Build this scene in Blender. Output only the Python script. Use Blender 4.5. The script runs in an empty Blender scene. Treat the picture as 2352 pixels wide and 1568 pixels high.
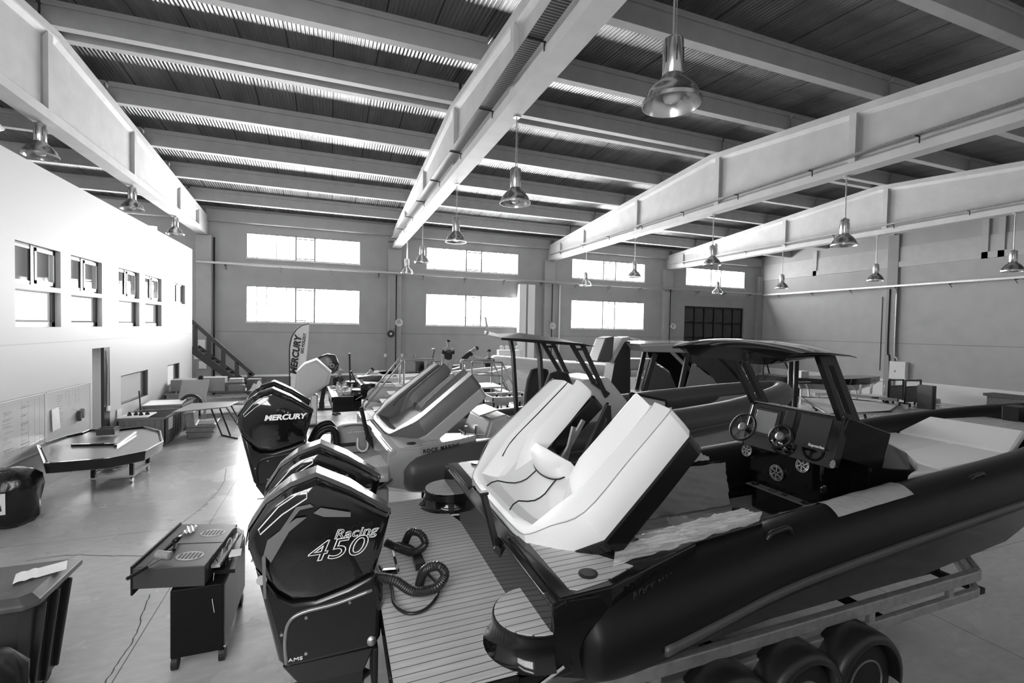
import bpy, math, random
from mathutils import Vector, Matrix
random.seed(7)
S = bpy.context.scene
COL = S.collection
PI = math.pi

# ---------------------------------------------------------------- camera
EYE = Vector((0, 0, 3.4))
FOC = 1091.9
_y, _p, _r = (math.radians(a) for a in (20.8516, -1.5657, 1.0833))
FWD = Vector((math.sin(_y)*math.cos(_p), math.cos(_y)*math.cos(_p), math.sin(_p)))
_R = Vector((math.cos(_y), -math.sin(_y), 0)); _U = _R.cross(FWD)
RGT = math.cos(_r)*_R + math.sin(_r)*_U
UPV = -math.sin(_r)*_R + math.cos(_r)*_U
cam = bpy.data.objects.new('camera', bpy.data.cameras.new('camera'))
COL.objects.link(cam); S.camera = cam
cam.data.sensor_width = 36.0; cam.data.lens = FOC/2352*36
cam.data.clip_start = 0.05; cam.data.clip_end = 200
cam.matrix_world = Matrix.Translation(EYE) @ Matrix((RGT, UPV, -FWD)).transposed().to_4x4()

# ---------------------------------------------------------------- view / world
S.view_settings.view_transform = 'Standard'
S.view_settings.look = 'None'
S.view_settings.gamma = 1.0
S.view_settings.exposure = 0.08
S.view_settings.use_curve_mapping = False
wd = bpy.data.worlds.new('world'); S.world = wd; wd.use_nodes = True
wd.node_tree.nodes['Background'].inputs[0].default_value = (1, 1, 1, 1)
wd.node_tree.nodes['Background'].inputs[1].default_value = 1.0
WIN_E = 25.0        # daylight through the glazing of the far wall
NEAR_E = 11        # daylight through the glazing behind the camera
S.cycles.max_bounces = 8; S.cycles.diffuse_bounces = 5; S.cycles.glossy_bounces = 4
S.cycles.transparent_max_bounces = 8
S.cycles.sample_clamp_indirect = 6.0

def area(name, loc, sx, sy, direc, power):
    l = bpy.data.lights.new(name, 'AREA'); l.shape = 'RECTANGLE'; l.size = sx; l.size_y = sy; l.energy = power
    o = bpy.data.objects.new(name, l); COL.objects.link(o); o.location = loc
    o.rotation_euler = Vector(direc).to_track_quat('-Z', 'Y').to_euler(); return o

# sunlit yard outside: light thrown up and in through each far window
for _x0, _x1 in ((-3.85,1.38), (4.88,10.28), (13.87,19.22)):
    for _k in range(4):
        _l = area('yard_light', ((_x0+_x1)/2, 26.33, 3.74+.41*_k), 5.1, .26, (0, -1, .45), 250); _l.data.spread = math.radians(110)
for _x0, _x1 in ((-12.7,-7.45), (-3.85,1.38), (4.88,10.28), (13.87,19.22), (22.6,27.83)):
    for _k in range(2):
        _l = area('yard_light', ((_x0+_x1)/2, 26.33, 6.93+.5*_k), 5.0, .26, (0, -1, .40), 80); _l.data.spread = math.radians(120)

# ---------------------------------------------------------------- materials
MATS = {}
def mat(name, g, rough=0.5, metal=0.0, coat=0.0, noise=0.0, nscale=6.0, bump=0.0, bscale=30.0, emit=0.0, alpha=1.0, trans=0.0, spec=0.5, stretch=None):
    if name in MATS: return MATS[name]
    m = bpy.data.materials.new(name); m.use_nodes = True; nt = m.node_tree; b = nt.nodes['Principled BSDF']
    b.inputs['Base Color'].default_value = (g, g, g, 1); b.inputs['Roughness'].default_value = rough
    b.inputs['Metallic'].default_value = metal; b.inputs['Coat Weight'].default_value = coat
    b.inputs['Coat Roughness'].default_value = 0.05
    b.inputs['Specular IOR Level'].default_value = spec
    b.inputs['Alpha'].default_value = alpha; b.inputs['Transmission Weight'].default_value = trans
    if emit: b.inputs['Emission Color'].default_value = (1, 1, 1, 1); b.inputs['Emission Strength'].default_value = emit
    if noise or bump:
        tc = nt.nodes.new('ShaderNodeTexCoord'); mp = nt.nodes.new('ShaderNodeMapping')
        if stretch: mp.inputs['Scale'].default_value = stretch
        nt.links.new(tc.outputs['Object'], mp.inputs[0])
    if noise:
        n = nt.nodes.new('ShaderNodeTexNoise'); n.inputs['Scale'].default_value = nscale; n.inputs['Detail'].default_value = 5
        r = nt.nodes.new('ShaderNodeMapRange'); r.inputs[1].default_value = .3; r.inputs[2].default_value = .7
        r.inputs[3].default_value = g*(1-noise); r.inputs[4].default_value = g*(1+noise)
        nt.links.new(mp.outputs[0], n.inputs[0]); nt.links.new(n.outputs[0], r.inputs[0]); nt.links.new(r.outputs[0], b.inputs['Base Color'])
    if bump:
        n = nt.nodes.new('ShaderNodeTexNoise'); n.inputs['Scale'].default_value = bscale; n.inputs['Detail'].default_value = 3
        bp = nt.nodes.new('ShaderNodeBump'); bp.inputs['Strength'].default_value = bump; bp.inputs['Distance'].default_value = .02
        nt.links.new(mp.outputs[0], n.inputs[0]); nt.links.new(n.outputs[0], bp.inputs['Height']); nt.links.new(bp.outputs[0], b.inputs['Normal'])
    MATS[name] = m; return m

def lines(m, axis, period, width, dark, offset=0.0, only=False):
    """dark seams at a real spacing along one local axis, multiplied into the colour"""
    nt = m.node_tree; b = nt.nodes['Principled BSDF']
    tc = nt.nodes.new('ShaderNodeTexCoord'); sp = nt.nodes.new('ShaderNodeSeparateXYZ'); nt.links.new(tc.outputs['Object'], sp.inputs[0])
    def M(op, a, c=None):
        n = nt.nodes.new('ShaderNodeMath'); n.operation = op
        for i, v in enumerate((a, c)):
            if v is None: continue
            if isinstance(v, (int, float)): n.inputs[i].default_value = v
            else: nt.links.new(v, n.inputs[i])
        return n.outputs[0]
    v = M('ADD', sp.outputs[axis], offset)
    if only: d = M('ABSOLUTE', v)
    else:
        f = M('FRACT', M('DIVIDE', v, period)); d = M('MULTIPLY', M('MINIMUM', f, M('SUBTRACT', 1.0, f)), period)
    k = M('LESS_THAN', d, width/2)
    fac = M('SUBTRACT', 1.0, M('MULTIPLY', k, 1-dark))
    src = b.inputs['Base Color']
    mx = nt.nodes.new('ShaderNodeMix'); mx.data_type = 'RGBA'; mx.blend_type = 'MULTIPLY'; mx.inputs[0].default_value = 1
    if src.links: nt.links.new(src.links[0].from_socket, mx.inputs[6])
    else: mx.inputs[6].default_value = src.default_value
    cb = nt.nodes.new('ShaderNodeCombineColor')
    for i in range(3): nt.links.new(fac, cb.inputs[i])
    nt.links.new(cb.outputs[0], mx.inputs[7]); nt.links.new(mx.outputs[2], src)
    return m

# ---------------------------------------------------------------- mesh builder
class MB:
    def __init__(s): s.v = []; s.f = []
    def add(s, vs, fs):
        n = len(s.v); s.v += [tuple(v) for v in vs]; s.f += [tuple(i+n for i in f) for f in fs]; return s
    def box(s, x0, x1, y0, y1, z0, z1):
        x0, x1 = min(x0, x1), max(x0, x1); y0, y1 = min(y0, y1), max(y0, y1); z0, z1 = min(z0, z1), max(z0, z1)
        return s.add([(x0,y0,z0),(x1,y0,z0),(x1,y1,z0),(x0,y1,z0),(x0,y0,z1),(x1,y0,z1),(x1,y1,z1),(x0,y1,z1)],
              [(0,3,2,1),(4,5,6,7),(0,1,5,4),(1,2,6,5),(2,3,7,6),(3,0,4,7)])
    def bar(s, a, b, w, h=None, up=(0,0,1)):
        """square bar from a to b"""
        h = h or w; a = Vector(a); b = Vector(b); d = (b-a).normalized(); u = Vector(up)
        if abs(d.dot(u)) > .98: u = Vector((1,0,0))
        r = d.cross(u).normalized()*w/2; t = r.cross(d).normalized()*h/2
        vs = [a-r-t, a+r-t, a+r+t, a-r+t, b-r-t, b+r-t, b+r+t, b-r+t]
        return s.add(vs, [(0,3,2,1),(4,5,6,7),(0,1,5,4),(1,2,6,5),(2,3,7,6),(3,0,4,7)])
    def prism(s, pts, n, h):
        """polygon pts (3d) extruded by vector n*h"""
        n = Vector(n)*h; k = len(pts); p = [Vector(q) for q in pts]
        return s.add(p+[q+n for q in p], [tuple(range(k-1, -1, -1)), tuple(range(k, 2*k))]+[(i, (i+1) % k, (i+1) % k+k, i+k) for i in range(k)])
    def loft(s, loops, closed=True, caps=True, ring=False):
        k = len(loops[0]); n0 = len(s.v); vs = [p for l in loops for p in l]; fs = []; L = len(loops)
        for j in range(L if ring else L-1):
            a = j*k; b = ((j+1) % L)*k
            for i in range(k if closed else k-1):
                fs.append((a+i, a+(i+1) % k, b+(i+1) % k, b+i))
        if caps and closed and not ring:
            fs.append(tuple(range(k-1, -1, -1))); fs.append(tuple(range((L-1)*k, L*k)))
        return s.add(vs, fs)
    def tube(s, path, r, n=10, closed=False, caps=True):
        P = [Vector(p) for p in path]; m = len(P)
        R = r if isinstance(r, (list, tuple)) else [r]*m
        loops = []; nrm = None
        for i in range(m):
            if closed: d = P[(i+1) % m]-P[i-1]
            else: d = P[min(i+1, m-1)]-P[max(i-1, 0)]
            d = d.normalized() if d.length > 1e-9 else Vector((0,0,1))
            if nrm is None:
                nrm = d.cross(Vector((0,0,1)))
                if nrm.length < .1: nrm = d.cross(Vector((1,0,0)))
                nrm.normalize()
            nrm = (nrm-d*nrm.dot(d)); nrm.normalize(); bn = d.cross(nrm)
            loops.append([P[i]+(nrm*math.cos(2*PI*k/n)+bn*math.sin(2*PI*k/n))*R[i] for k in range(n)])
        return s.loft(loops, True, caps, closed)
    def lathe(s, prof, n=24, c=(0,0,0), axis='z'):
        c = Vector(c); loops = []
        for r, z in prof:
            l = []
            for k in range(n):
                a = 2*PI*k/n; x, y = r*math.cos(a), r*math.sin(a)
                l.append(c+(Vector((x,y,z)) if axis == 'z' else Vector((x,z,y)) if axis == 'y' else Vector((z,x,y))))
            loops.append(l)
        return s.loft(loops, True, True)
    def grid(s, fn, nu, nv):
        n0 = len(s.v); vs = [fn(i/nu, j/nv) for i in range(nu+1) for j in range(nv+1)]
        return s.add(vs, [(i*(nv+1)+j, (i+1)*(nv+1)+j, (i+1)*(nv+1)+j+1, i*(nv+1)+j+1) for i in range(nu) for j in range(nv)])
    def xf(s, M): s.v = [tuple(M @ Vector(v)) for v in s.v]; return s
    def build(s, name, m, parent=None, bevel=0.0, smooth=False, sub=0, solid=0.0, seg=2, label=None, angle=None):
        me = bpy.data.meshes.new(name); me.from_pydata(s.v, [], s.f); me.update()
        import bmesh
        bm = bmesh.new(); bm.from_mesh(me); bmesh.ops.recalc_face_normals(bm, faces=bm.faces); bm.to_mesh(me); bm.free()
        me.materials.append(m)
        o = bpy.data.objects.new(name, me); COL.objects.link(o)
        if parent is not None: o.parent = parent
        if smooth:
            me.polygons.foreach_set('use_smooth', [True]*len(me.polygons))
            if angle:
                try: me.set_sharp_from_angle(angle=math.radians(angle))
                except Exception: pass
        if solid: q = o.modifiers.new('s', 'SOLIDIFY'); q.thickness = solid; q.offset = 0
        if bevel: q = o.modifiers.new('b', 'BEVEL'); q.width = bevel; q.segments = seg; q.limit_method = 'ANGLE'
        if sub: q = o.modifiers.new('u', 'SUBSURF'); q.levels = sub; q.render_levels = sub
        if label: o['label'] = label
        return o

def tag(o, label, cat, group=None, kind=None):
    o['label'] = label; o['category'] = cat
    if group: o['group'] = group
    if kind: o['kind'] = kind
    return o
def root(name, label, cat, loc=(0,0,0), rz=0.0, pitch=0.0, group=None, kind=None):
    o = bpy.data.objects.new(name, None); COL.objects.link(o); o.empty_display_size = .2
    y, p = math.radians(rz), math.radians(pitch)
    X = Vector((math.cos(y)*math.cos(p), math.sin(y)*math.cos(p), math.sin(p))); Y = Vector((-math.sin(y), math.cos(y), 0)); Z = X.cross(Y)
    o.matrix_world = Matrix.Translation(Vector(loc)) @ Matrix((X, Y, Z)).transposed().to_4x4()
    FR[o] = (Vector(loc), Matrix((X, Y, Z)))
    return tag(o, label, cat, group, kind)
FR = {}
def struct(o): o['kind'] = 'structure'; return o
def kids(o): return [c for c in bpy.data.objects if c.parent == o]
def copy_tree(o, parent=None, loc=None, rz=None, label=None, group=None):
    c = o.copy(); COL.objects.link(c)
    if parent is not None: c.parent = parent
    if loc is not None: c.location = loc
    if rz is not None: c.rotation_euler = (0, 0, math.radians(rz))
    if label: c['label'] = label
    if group: c['group'] = group
    for k in kids(o): copy_tree(k, c)
    return c
def at(px, py, ax, v, o=None):
    """the point on the plane <axis ax = v> (world, or the frame of root o) seen at a pixel of the 2352x1568 photo"""
    d = FWD+RGT*(px-1176)/FOC-UPV*(py-784)/FOC; e = EYE.copy()
    if o is not None: l, M = FR[o]; d = M @ d; e = M @ (EYE-l)
    return e+d*((v-e[ax])/d[ax])
def spline(pts, n=8, closed=False):
    P = [Vector(p) for p in pts]; m = len(P); out = []
    for i in range(m if closed else m-1):
        g = lambda k: P[k % m] if closed else P[min(max(k, 0), m-1)]
        a, b, c, d = g(i-1), g(i), g(i+1), g(i+2)
        for j in range(n):
            t = j/n
            out.append(.5*((2*b)+(c-a)*t+(2*a-5*b+4*c-d)*t*t+(3*b-a-3*c+d)*t*t*t))
    if not closed: out.append(P[-1])
    return out
def text(s, size, m, parent, M, name='lettering', bold=0.0, shear=0.0, depth=.003, outline=0.0, sx=1.0, label=None, space=1.0):
    """flat lettering as a mesh; M maps text space (x right, y up) to the parent's frame"""
    cu = bpy.data.curves.new(name, 'FONT'); cu.body = s; cu.size = size; cu.align_x = 'CENTER'; cu.align_y = 'CENTER'; cu.space_character = space
    cu.shear = shear; cu.offset = bold
    if outline: cu.fill_mode = 'NONE'; cu.bevel_depth = outline; cu.bevel_resolution = 0
    else: cu.extrude = depth
    t = bpy.data.objects.new(name, cu); COL.objects.link(t)
    bpy.context.view_layer.update()
    me = bpy.data.meshes.new_from_object(t.evaluated_get(bpy.context.evaluated_depsgraph_get()))
    bpy.data.objects.remove(t)
    me.transform(M @ Matrix.Diagonal((sx, 1, 1, 1))); me.materials.clear(); me.materials.append(m)
    o = bpy.data.objects.new(name, me); COL.objects.link(o); o.parent = parent
    if label: o['label'] = label
    return o
def face(o, x, y):
    """matrix with text origin at o, reading direction x, up y"""
    x = Vector(x).normalized(); y = Vector(y); y = (y-x*y.dot(x)).normalized(); z = x.cross(y)
    return Matrix.Translation(Vector(o)) @ Matrix((x, y, z)).transposed().to_4x4()
# ================================================================ THE HALL
XL, XR, YN, YF = -14.4, 29.4, -0.8, 26.2
wall_m = mat('grey_concrete', .32, .8, noise=.05, nscale=1.5)
wall_far_m = mat('grey_concrete_far', .32, .8, noise=.05, nscale=1.5)
lines(wall_far_m, 2, 1, .03, .6, -3.0, True)
white_m = mat('white_plaster', .82, .6, noise=.02, nscale=2)
white_seam = mat('white_plaster_seam', .50, .6); lines(white_seam, 2, 1, .025, .8, -2.93, True)
beam_m = mat('painted_precast', .50, .7, noise=.06, nscale=2.5, bump=.15, bscale=60)
pur_m = mat('purlin_concrete', .34, .75, noise=.06, nscale=3)
dark_m = mat('dark_interior', .03, .8)
galv = mat('galvanised', .55, .35, .9, noise=.15, nscale=8)
blackm = mat('black_plastic', .012, .4)
blackmetal = mat('black_steel', .015, .45, .3)

# floor: power-floated concrete, glossy patches, saw joints
fm = bpy.data.materials.new('polished_concrete'); fm.use_nodes = True; nt = fm.node_tree; b = nt.nodes['Principled BSDF']
tc = nt.nodes.new('ShaderNodeTexCoord')
def nz(sc, det, lo, hi, a, c, st=(1,1,1)):
    mp = nt.nodes.new('ShaderNodeMapping'); mp.inputs['Scale'].default_value = st; nt.links.new(tc.outputs['Object'], mp.inputs[0])
    n = nt.nodes.new('ShaderNodeTexNoise'); n.inputs['Scale'].default_value = sc; n.inputs['Detail'].default_value = det; nt.links.new(mp.outputs[0], n.inputs[0])
    r = nt.nodes.new('ShaderNodeMapRange'); r.inputs[1].default_value = lo; r.inputs[2].default_value = hi; r.inputs[3].default_value = a; r.inputs[4].default_value = c
    nt.links.new(n.outputs[0], r.inputs[0]); return r.outputs[0]
c1 = nz(.45, 4, .1, .9, .42, .66); c2 = nz(5, 6, .2, .8, .85, 1.12, (1, 2.4, 1))
mu = nt.nodes.new('ShaderNodeMath'); mu.operation = 'MULTIPLY'; nt.links.new(c1, mu.inputs[0]); nt.links.new(c2, mu.inputs[1])
nt.links.new(mu.outputs[0], b.inputs['Base Color'])
nt.links.new(nz(.8, 5, .1, .9, .16, .38), b.inputs['Roughness']); b.inputs['Specular IOR Level'].default_value = .6
bp = nt.nodes.new('ShaderNodeBump'); bp.inputs['Strength'].default_value = .05; bp.inputs['Distance'].default_value = .02
nt.links.new(nz(9, 4, 0, 1, 0, 1), bp.inputs['Height']); nt.links.new(bp.outputs[0], b.inputs['Normal'])
lines(fm, 0, 4.4, .012, .25, 1.9); lines(fm, 1, 4.9, .012, .35, .6)
struct(MB().box(XL-.3, XR+.3, YN-.3, YF+.3, -.2, 0).build('floor', fm))
# wandering cracks in the slab and a worn dark line along the office wall
crk = mat('crack_dark', .06, .9)
for ci, pts in enumerate(([(60,1288),(150,1275),(260,1276),(335,1276)], [(345,1365),(330,1400),(318,1440),(300,1480),(270,1525),(240,1568)], [(520,1075),(512,1110),(470,1160),(400,1215),(350,1265)])):
    P = [at(x, y, 2, 0) for x, y in pts]; q = spline(P, 6); m = MB()
    w = .005
    L = [p+Vector((random.uniform(-.009, .009), random.uniform(-.009, .009), 0)) for p in q]
    m.loft([[p+Vector((-w, -w, .0)), p+Vector((w, w, .0)), p+Vector((w, w, .0015)), p+Vector((-w, -w, .0015))] for p in L])
    struct(m.build('trim_%d' % (900+ci), crk))

def holes(axis, pos, th, a0, a1, z0, z1, hs):
    """wall slab with rectangular openings; hs = (a0, a1, z0, z1)"""
    A = sorted({a0, a1, *[h[0] for h in hs], *[h[1] for h in hs]}); Z = sorted({z0, z1, *[h[2] for h in hs], *[h[3] for h in hs]})
    m = MB()
    for j in range(len(Z)-1):
        run = None
        for i in range(len(A)-1):
            ca, cz = (A[i]+A[i+1])/2, (Z[j]+Z[j+1])/2
            solid = not any(h[0] < ca < h[1] and h[2] < cz < h[3] for h in hs)
            if solid and run is None: run = A[i]
            if run is not None and (not solid or i == len(A)-2):
                e = A[i+1] if solid else A[i]
                if axis == 'y': m.box(run, e, pos, pos+th, Z[j], Z[j+1])
                else: m.box(pos, pos+th, run, e, Z[j], Z[j+1])
                run = None
    return m
LOW = [(-3.85,1.38), (4.88,10.28), (13.87,19.22)]
UPP = [(-12.7,-7.45), (-3.85,1.38), (4.88,10.28), (13.87,19.22), (22.6,27.83)]
hs = [(a, c, 3.5, 5.23) for a, c in LOW]+[(a, c, 6.6, 7.78) for a, c in UPP]+[(22.55,27.87,0,5.17)]
struct(holes('y', YF, .3, XL, XR+.3, 0, 9.6, hs).build('wall_far', wall_far_m))
hn = [(-5.2,-.6,2.9,5.23), (-5.2,-.6,6.6,7.78), (-12.7,-7.45,6.6,7.78)]
struct(holes('y', YN-.3, .3, XL, XR+.3, 0, 9.6, hn).build('wall_near', wall_m))
rw = mat('grey_concrete_right', .42, .8, noise=.05, nscale=1.5); lines(rw, 2, 1, .03, .55, -2.98, True)
struct(MB().box(XR, XR+.3, YN-.3, YF+.3, 0, 9.8).build('wall_right', rw))
struct(MB().box(XL-.3, XL, YN-.3, YF+.3, 0, 9.8).build('wall_left', wall_m))
# white skirting strip and dark dado on the far wall, white foil dado on the right wall
struct(MB().box(-5.2, 2.75, YF-.02, YF, 0, .8).build('trim_1', mat('dado_grey', .14, .8)))
struct(MB().box(-5.2, 2.75, YF-.04, YF, .8, .9).build('trim_2', white_m))
fo = mat('white_foil', .8, .35, bump=.6, bscale=3)
struct(MB().box(XR-.02, XR, 8, 25.7, 0, .95).build('trim_3', fo))
struct(MB().box(3.5, 22.5, YF-.03, YF, .8, .9).build('trim_4', white_m))

# ---- glazing
pane_m = mat('milky_glazing', .9, .4, emit=WIN_E)
pane_n = mat('milky_glazing_near', .9, .4, emit=NEAR_E)
frame_m = mat('window_frame_grey', .25, .5, .3)
sill_m = mat('white_reveal', .8, .6)
wn = [0]
def glaz(x0, x1, z0, z1, yp, pm, inward=-1, n=12):
    wn[0] += 1
    w = bpy.data.objects.new('window_%d' % wn[0], None); COL.objects.link(w); w['kind'] = 'structure'; w.location = ((x0+x1)/2, yp, z0)
    h = (x1-x0)/2; H = z1-z0; m = MB(); y = .04 if inward < 0 else -.04
    y0, y1 = y-.02, y+.02; yg = .22 if inward < 0 else -.22
    for k in range(n+1):
        x = -h+2*h*k/n; t = .018 if k not in (5, 7) else .04
        m.box(x-t, x+t, y0-.01, y1, 0, H)
    for z in (0, H-.03): m.box(-h, h, y0-.01, y1, z, z+.03)
    xa, xb = -h+2*h*5/n, -h+2*h*7/n
    for z in (.06, H-.14): m.box(xa, xb, y0-.02, y1, z, z+.05)
    m.build('window_frame', frame_m, w)
    MB().box(-h, h, yg, yg+.02, 0, H).build('glass', pm, w)
    MB().box(-h-.03, h+.03, min(0, inward*.04), max(0, inward*.04)+.0, -.06, 0).build('window_sill', sill_m, w)
for a, c in LOW: glaz(a, c, 3.5, 5.23, YF, pane_m)
for a, c in UPP: glaz(a, c, 6.6, 7.78, YF, pane_m)
for a, c, z0, z1 in hn: glaz(a, c, z0, z1, YN, pane_n, 1)

# ---- columns
def column(n, x0, x1, y0, y1, z1=7.5): return struct(MB().box(x0, x1, y0, y1, 0, z1).build('trim_%d' % n, wall_m, bevel=.015))
for i, (a, c) in enumerate(((-5.9,-5.26), (2.8,3.5), (11.9,12.6), (20.6,21.3), (28.95,29.4))): column(10+i, a, c, YF-.28, YF)
column(16, XR-.12, XR, 17.1, 17.65, 9.0)
column(17, XR-.12, XR, 8.0, 8.6, 9.0)

# ---- main beams: I-section, bottom flange level, top flange rising to the ridge
def ztop(y): return 9.52-.0855*abs(y-13.15)
def ibeam(n, xc):
    m = MB(); zb = 7.52
    m.box(xc-.2, xc+.2, YN, YF-.02, zb, zb+.2)
    L = []
    for y in (YN, 13.15, YF-.02):
        t = ztop(y)
        L.append([(xc-.2,y,t-.16),(xc+.2,y,t-.16),(xc+.2,y,t),(xc-.2,y,t)])
    m.loft(L)
    L = []
    for y in (YN, 13.15, YF-.02):
        t = ztop(y)-.1
        L.append([(xc-.2,y,zb+.19),(xc+.2,y,zb+.19),(xc+.08,y,zb+.3),(xc+.08,y,t-.16),(xc+.2,y,t),(xc-.2,y,t),(xc-.08,y,t-.16),(xc-.08,y,zb+.3)])
    m.loft(L)
    for y in (3.8, 8.3, 12.8, 17.4, 22.0): m.box(xc-.17, xc+.17, y-.09, y+.09, zb+.15, ztop(y)-.05)
    m.box(xc-.19, xc+.19, 24.6, YF-.02, zb+.1, ztop(25.5)-.05)
    return struct(m.build('trim_%d' % n, beam_m))
BX = [-5.65, 3.22, 12.38, 21.1]
for i, x in enumerate(BX): ibeam(20+i, x)
m = MB(); m.box(XR-.1, XR, YN, YF-.3, 7.2, 7.5)
for y in (3.8, 8.3, 12.8, 13.4, 17.5, 22.0): m.box(XR-.1, XR, y-.12, y+.12, 7.2, ztop(y))
m.box(XR-.04, XR, YN, YF-.3, 7.4, 8.3)
struct(m.build('trim_24', beam_m))
# ---- purlins with a bedding course of blocks on top
proto = {}
def purlin(n, x0, x1, y):
    L = x1-x0; k = round(L, 2)
    if k not in proto:
        m = MB(); m.box(0, L, -.11, .11, 0, .38); m.box(.02, L-.02, -.16, .16, .38, .52)
        for q in range(1, int(L/.62)): m.box(q*.62-.008, q*.62+.008, -.163, .163, .385, .515)
        proto[k] = m
        o = proto[k].build('trim_%d' % n, pur_m, bevel=.01, seg=1); proto[k] = o
    else:
        o = proto[k].copy(); COL.objects.link(o); o.name = 'trim_%d' % n
    o.location = (x0, y, ztop(y)); return struct(o)
n = 100
EDG = [(XL, BX[0]-.02), (BX[0]+.02, BX[1]-.02), (BX[1]+.02, BX[2]-.02), (BX[2]+.02, BX[3]-.02), (BX[3]+.02, XR-.05)]
for y in (13.42, 16.03, 18.65, 21.25, 23.85, 12.88, 10.3, 7.68, 5.05, 2.4):
    for a, c in EDG: purlin(n, a, c, y); n += 1
for i, (a, c) in enumerate(EDG):
    struct(MB().box(a+.1, c-.1, YF-.22, YF+.02, 8.2, 8.78).build('trim_%d' % (160+i), wall_m, bevel=.05))
# ---- roof sheets: dark ribbed metal
rm = mat('ribbed_roof_sheet', .15, .36, .7, noise=.25, nscale=3, stretch=(1, .15, 1))
nt = rm.node_tree; b = nt.nodes['Principled BSDF']; wv = nt.nodes.new('ShaderNodeTexWave'); wv.inputs['Scale'].default_value = 3.6; wv.bands_direction = 'X'
tc = nt.nodes.new('ShaderNodeTexCoord'); bp = nt.nodes.new('ShaderNodeBump'); bp.inputs['Strength'].default_value = .6; bp.inputs['Distance'].default_value = .03
nt.links.new(tc.outputs['Object'], wv.inputs[0]); nt.links.new(wv.outputs[0], bp.inputs['Height']); nt.links.new(bp.outputs[0], b.inputs['Normal'])
lines(rm, 0, 1.0, .03, .05)
def sheet(y0, y1):
    m = MB(); a, c = ztop(y0)+.5, ztop(y1)+.5
    m.loft([[(x, y0, a), (x, y1, c), (x, y1, c+.08), (x, y0, a+.08)] for x in (XL-.3, XR+.3)])
    return m
struct(sheet(13.15, YF+.3).build('ceiling', rm)); struct(sheet(YN-.3, 13.15).build('ceiling.001', rm))

# ================================================================ OFFICE BLOCK on the left
ox = -5.4
W = [(11.37,12.94), (13.37,14.9), (15.9,17.4), (17.87,19.4)]
oh = [(a, c, 3.25, 3.97) for a, c in W]+[(a, c, 4.07, 4.85) for a, c in W]+[(20.74,22.18,4.11,4.85), (14.35,15.3,0,2.72), (16.03,18.1,1.08,1.89), (20.03,21.43,1.08,1.86)]
struct(holes('x', ox-.2, .2, YN, 23.2, 0, 6.42, oh).build('wall_office', white_seam))
struct(MB().box(ox-3.8, ox-.2, 23.0, 23.2, 0, 6.42).build('wall_office_end', white_m))
struct(MB().box(ox-3.8, ox-.2, YN, 23.0, 6.3, 6.42).build('ceiling.002', white_m))
struct(MB().box(ox-3.8, ox-.2, YN, 23.0, 2.95, 3.1).build('floor.001', mat('office_floor', .3, .6)))
struct(holes('x', ox-4.0, .2, YN, 23.2, 0, 6.42, [(9,22.6,3.3,5.0)]).build('wall_office_back', white_m))
for y in (13.2, 15.6, 19.8): struct(MB().box(ox-3.8, ox-.2, y, y+.1, 0, 6.3).build('wall_partition', mat('partition_grey', .35, .7)))
# back glazing of the office: lit by daylight
wn[0] += 1
w = bpy.data.objects.new('window_%d' % wn[0], None); COL.objects.link(w); w['kind'] = 'structure'; w.location = (ox-4.0, 9, 3.3)
m = MB()
for k in range(15): m.box(.0, .06, k*.97-.03, k*.97+.03, 0, 1.7)
m.build('window_frame', frame_m, w); MB().box(-.02, 0, 0, 13.6, 0, 1.7).build('glass', mat('office_glazing', .9, .4, emit=9), w)
# framed openings in the office wall
alu = mat('white_frame', .75, .4); blk = mat('black_frame', .02, .35)
glass = mat('window_glass', .9, .03, trans=.0, alpha=.12)
blind = mat('dark_roller_blind', .035, .7); lite = mat('glowing_cloth_blind', .9, .6, emit=1.6)  # pale cloth emits: the daylight on it is put in as its own glow
for i, (a, c) in enumerate(W):
    wn[0] += 1
    w = bpy.data.objects.new('window_%d' % wn[0], None); COL.objects.link(w); w['kind'] = 'structure'; w.location = (ox, a, 3.25); d = c-a
    m = MB(); m.box(-.14, -.09, 0, d, 1.56, 1.6); m.box(-.14, -.09, 0, d, .82, .86); m.box(-.14, -.09, d-.08, d, .82, 1.6); m.box(-.13, -.08, d*.42, d*.5, .82, 1.6)
    m.box(-.14, -.10, d-.12, d, 0, .72); m.box(-.14, -.10, 0, d, 0, .1)
    m.build('window_frame', blk, w)
    m = MB()
    m.box(-.12, -.07, d*.5, d-.09, .86, .93); m.box(-.12, -.07, d*.5, d-.09, 1.5, 1.57); m.box(-.12, -.07, d*.5, d*.54, .86, 1.57); m.box(-.12, -.07, d-.13, d-.09, .86, 1.57)
    m.box(-.12, -.09, 0, d*.42, .86, .9); m.box(-.12, -.09, 0, d*.42, 1.52, 1.56)
    m.build('sliding_sash', alu, w)
    MB().box(-.11, -.105, 0, d-.08, .86, 1.56).build('glass', glass, w)
    hb = (.04, .22, .42, .6)[i]
    MB().box(-.17, -.16, 0, d-.1, .86+hb*.5, 1.58).build('roller_blind', blind, w)
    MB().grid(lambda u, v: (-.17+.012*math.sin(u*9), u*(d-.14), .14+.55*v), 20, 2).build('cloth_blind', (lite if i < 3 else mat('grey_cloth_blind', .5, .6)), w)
wn[0] += 1
w = bpy.data.objects.new('window_%d' % wn[0], None); COL.objects.link(w); w['kind'] = 'structure'; w.location = (ox, 20.74, 4.11)
m = MB(); m.box(-.14, -.08, 0, 1.44, 0, .06); m.box(-.14, -.08, 0, 1.44, .69, .74); m.box(-.14, -.08, .6, .72, 0, .74); m.box(-.14, -.08, 1.3, 1.44, 0, .74)
m.build('window_frame', blk, w); MB().box(-.12, -.11, 0, 1.4, .03, .7).build('glass', mat('pale_pane', .5, .3), w)
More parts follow.
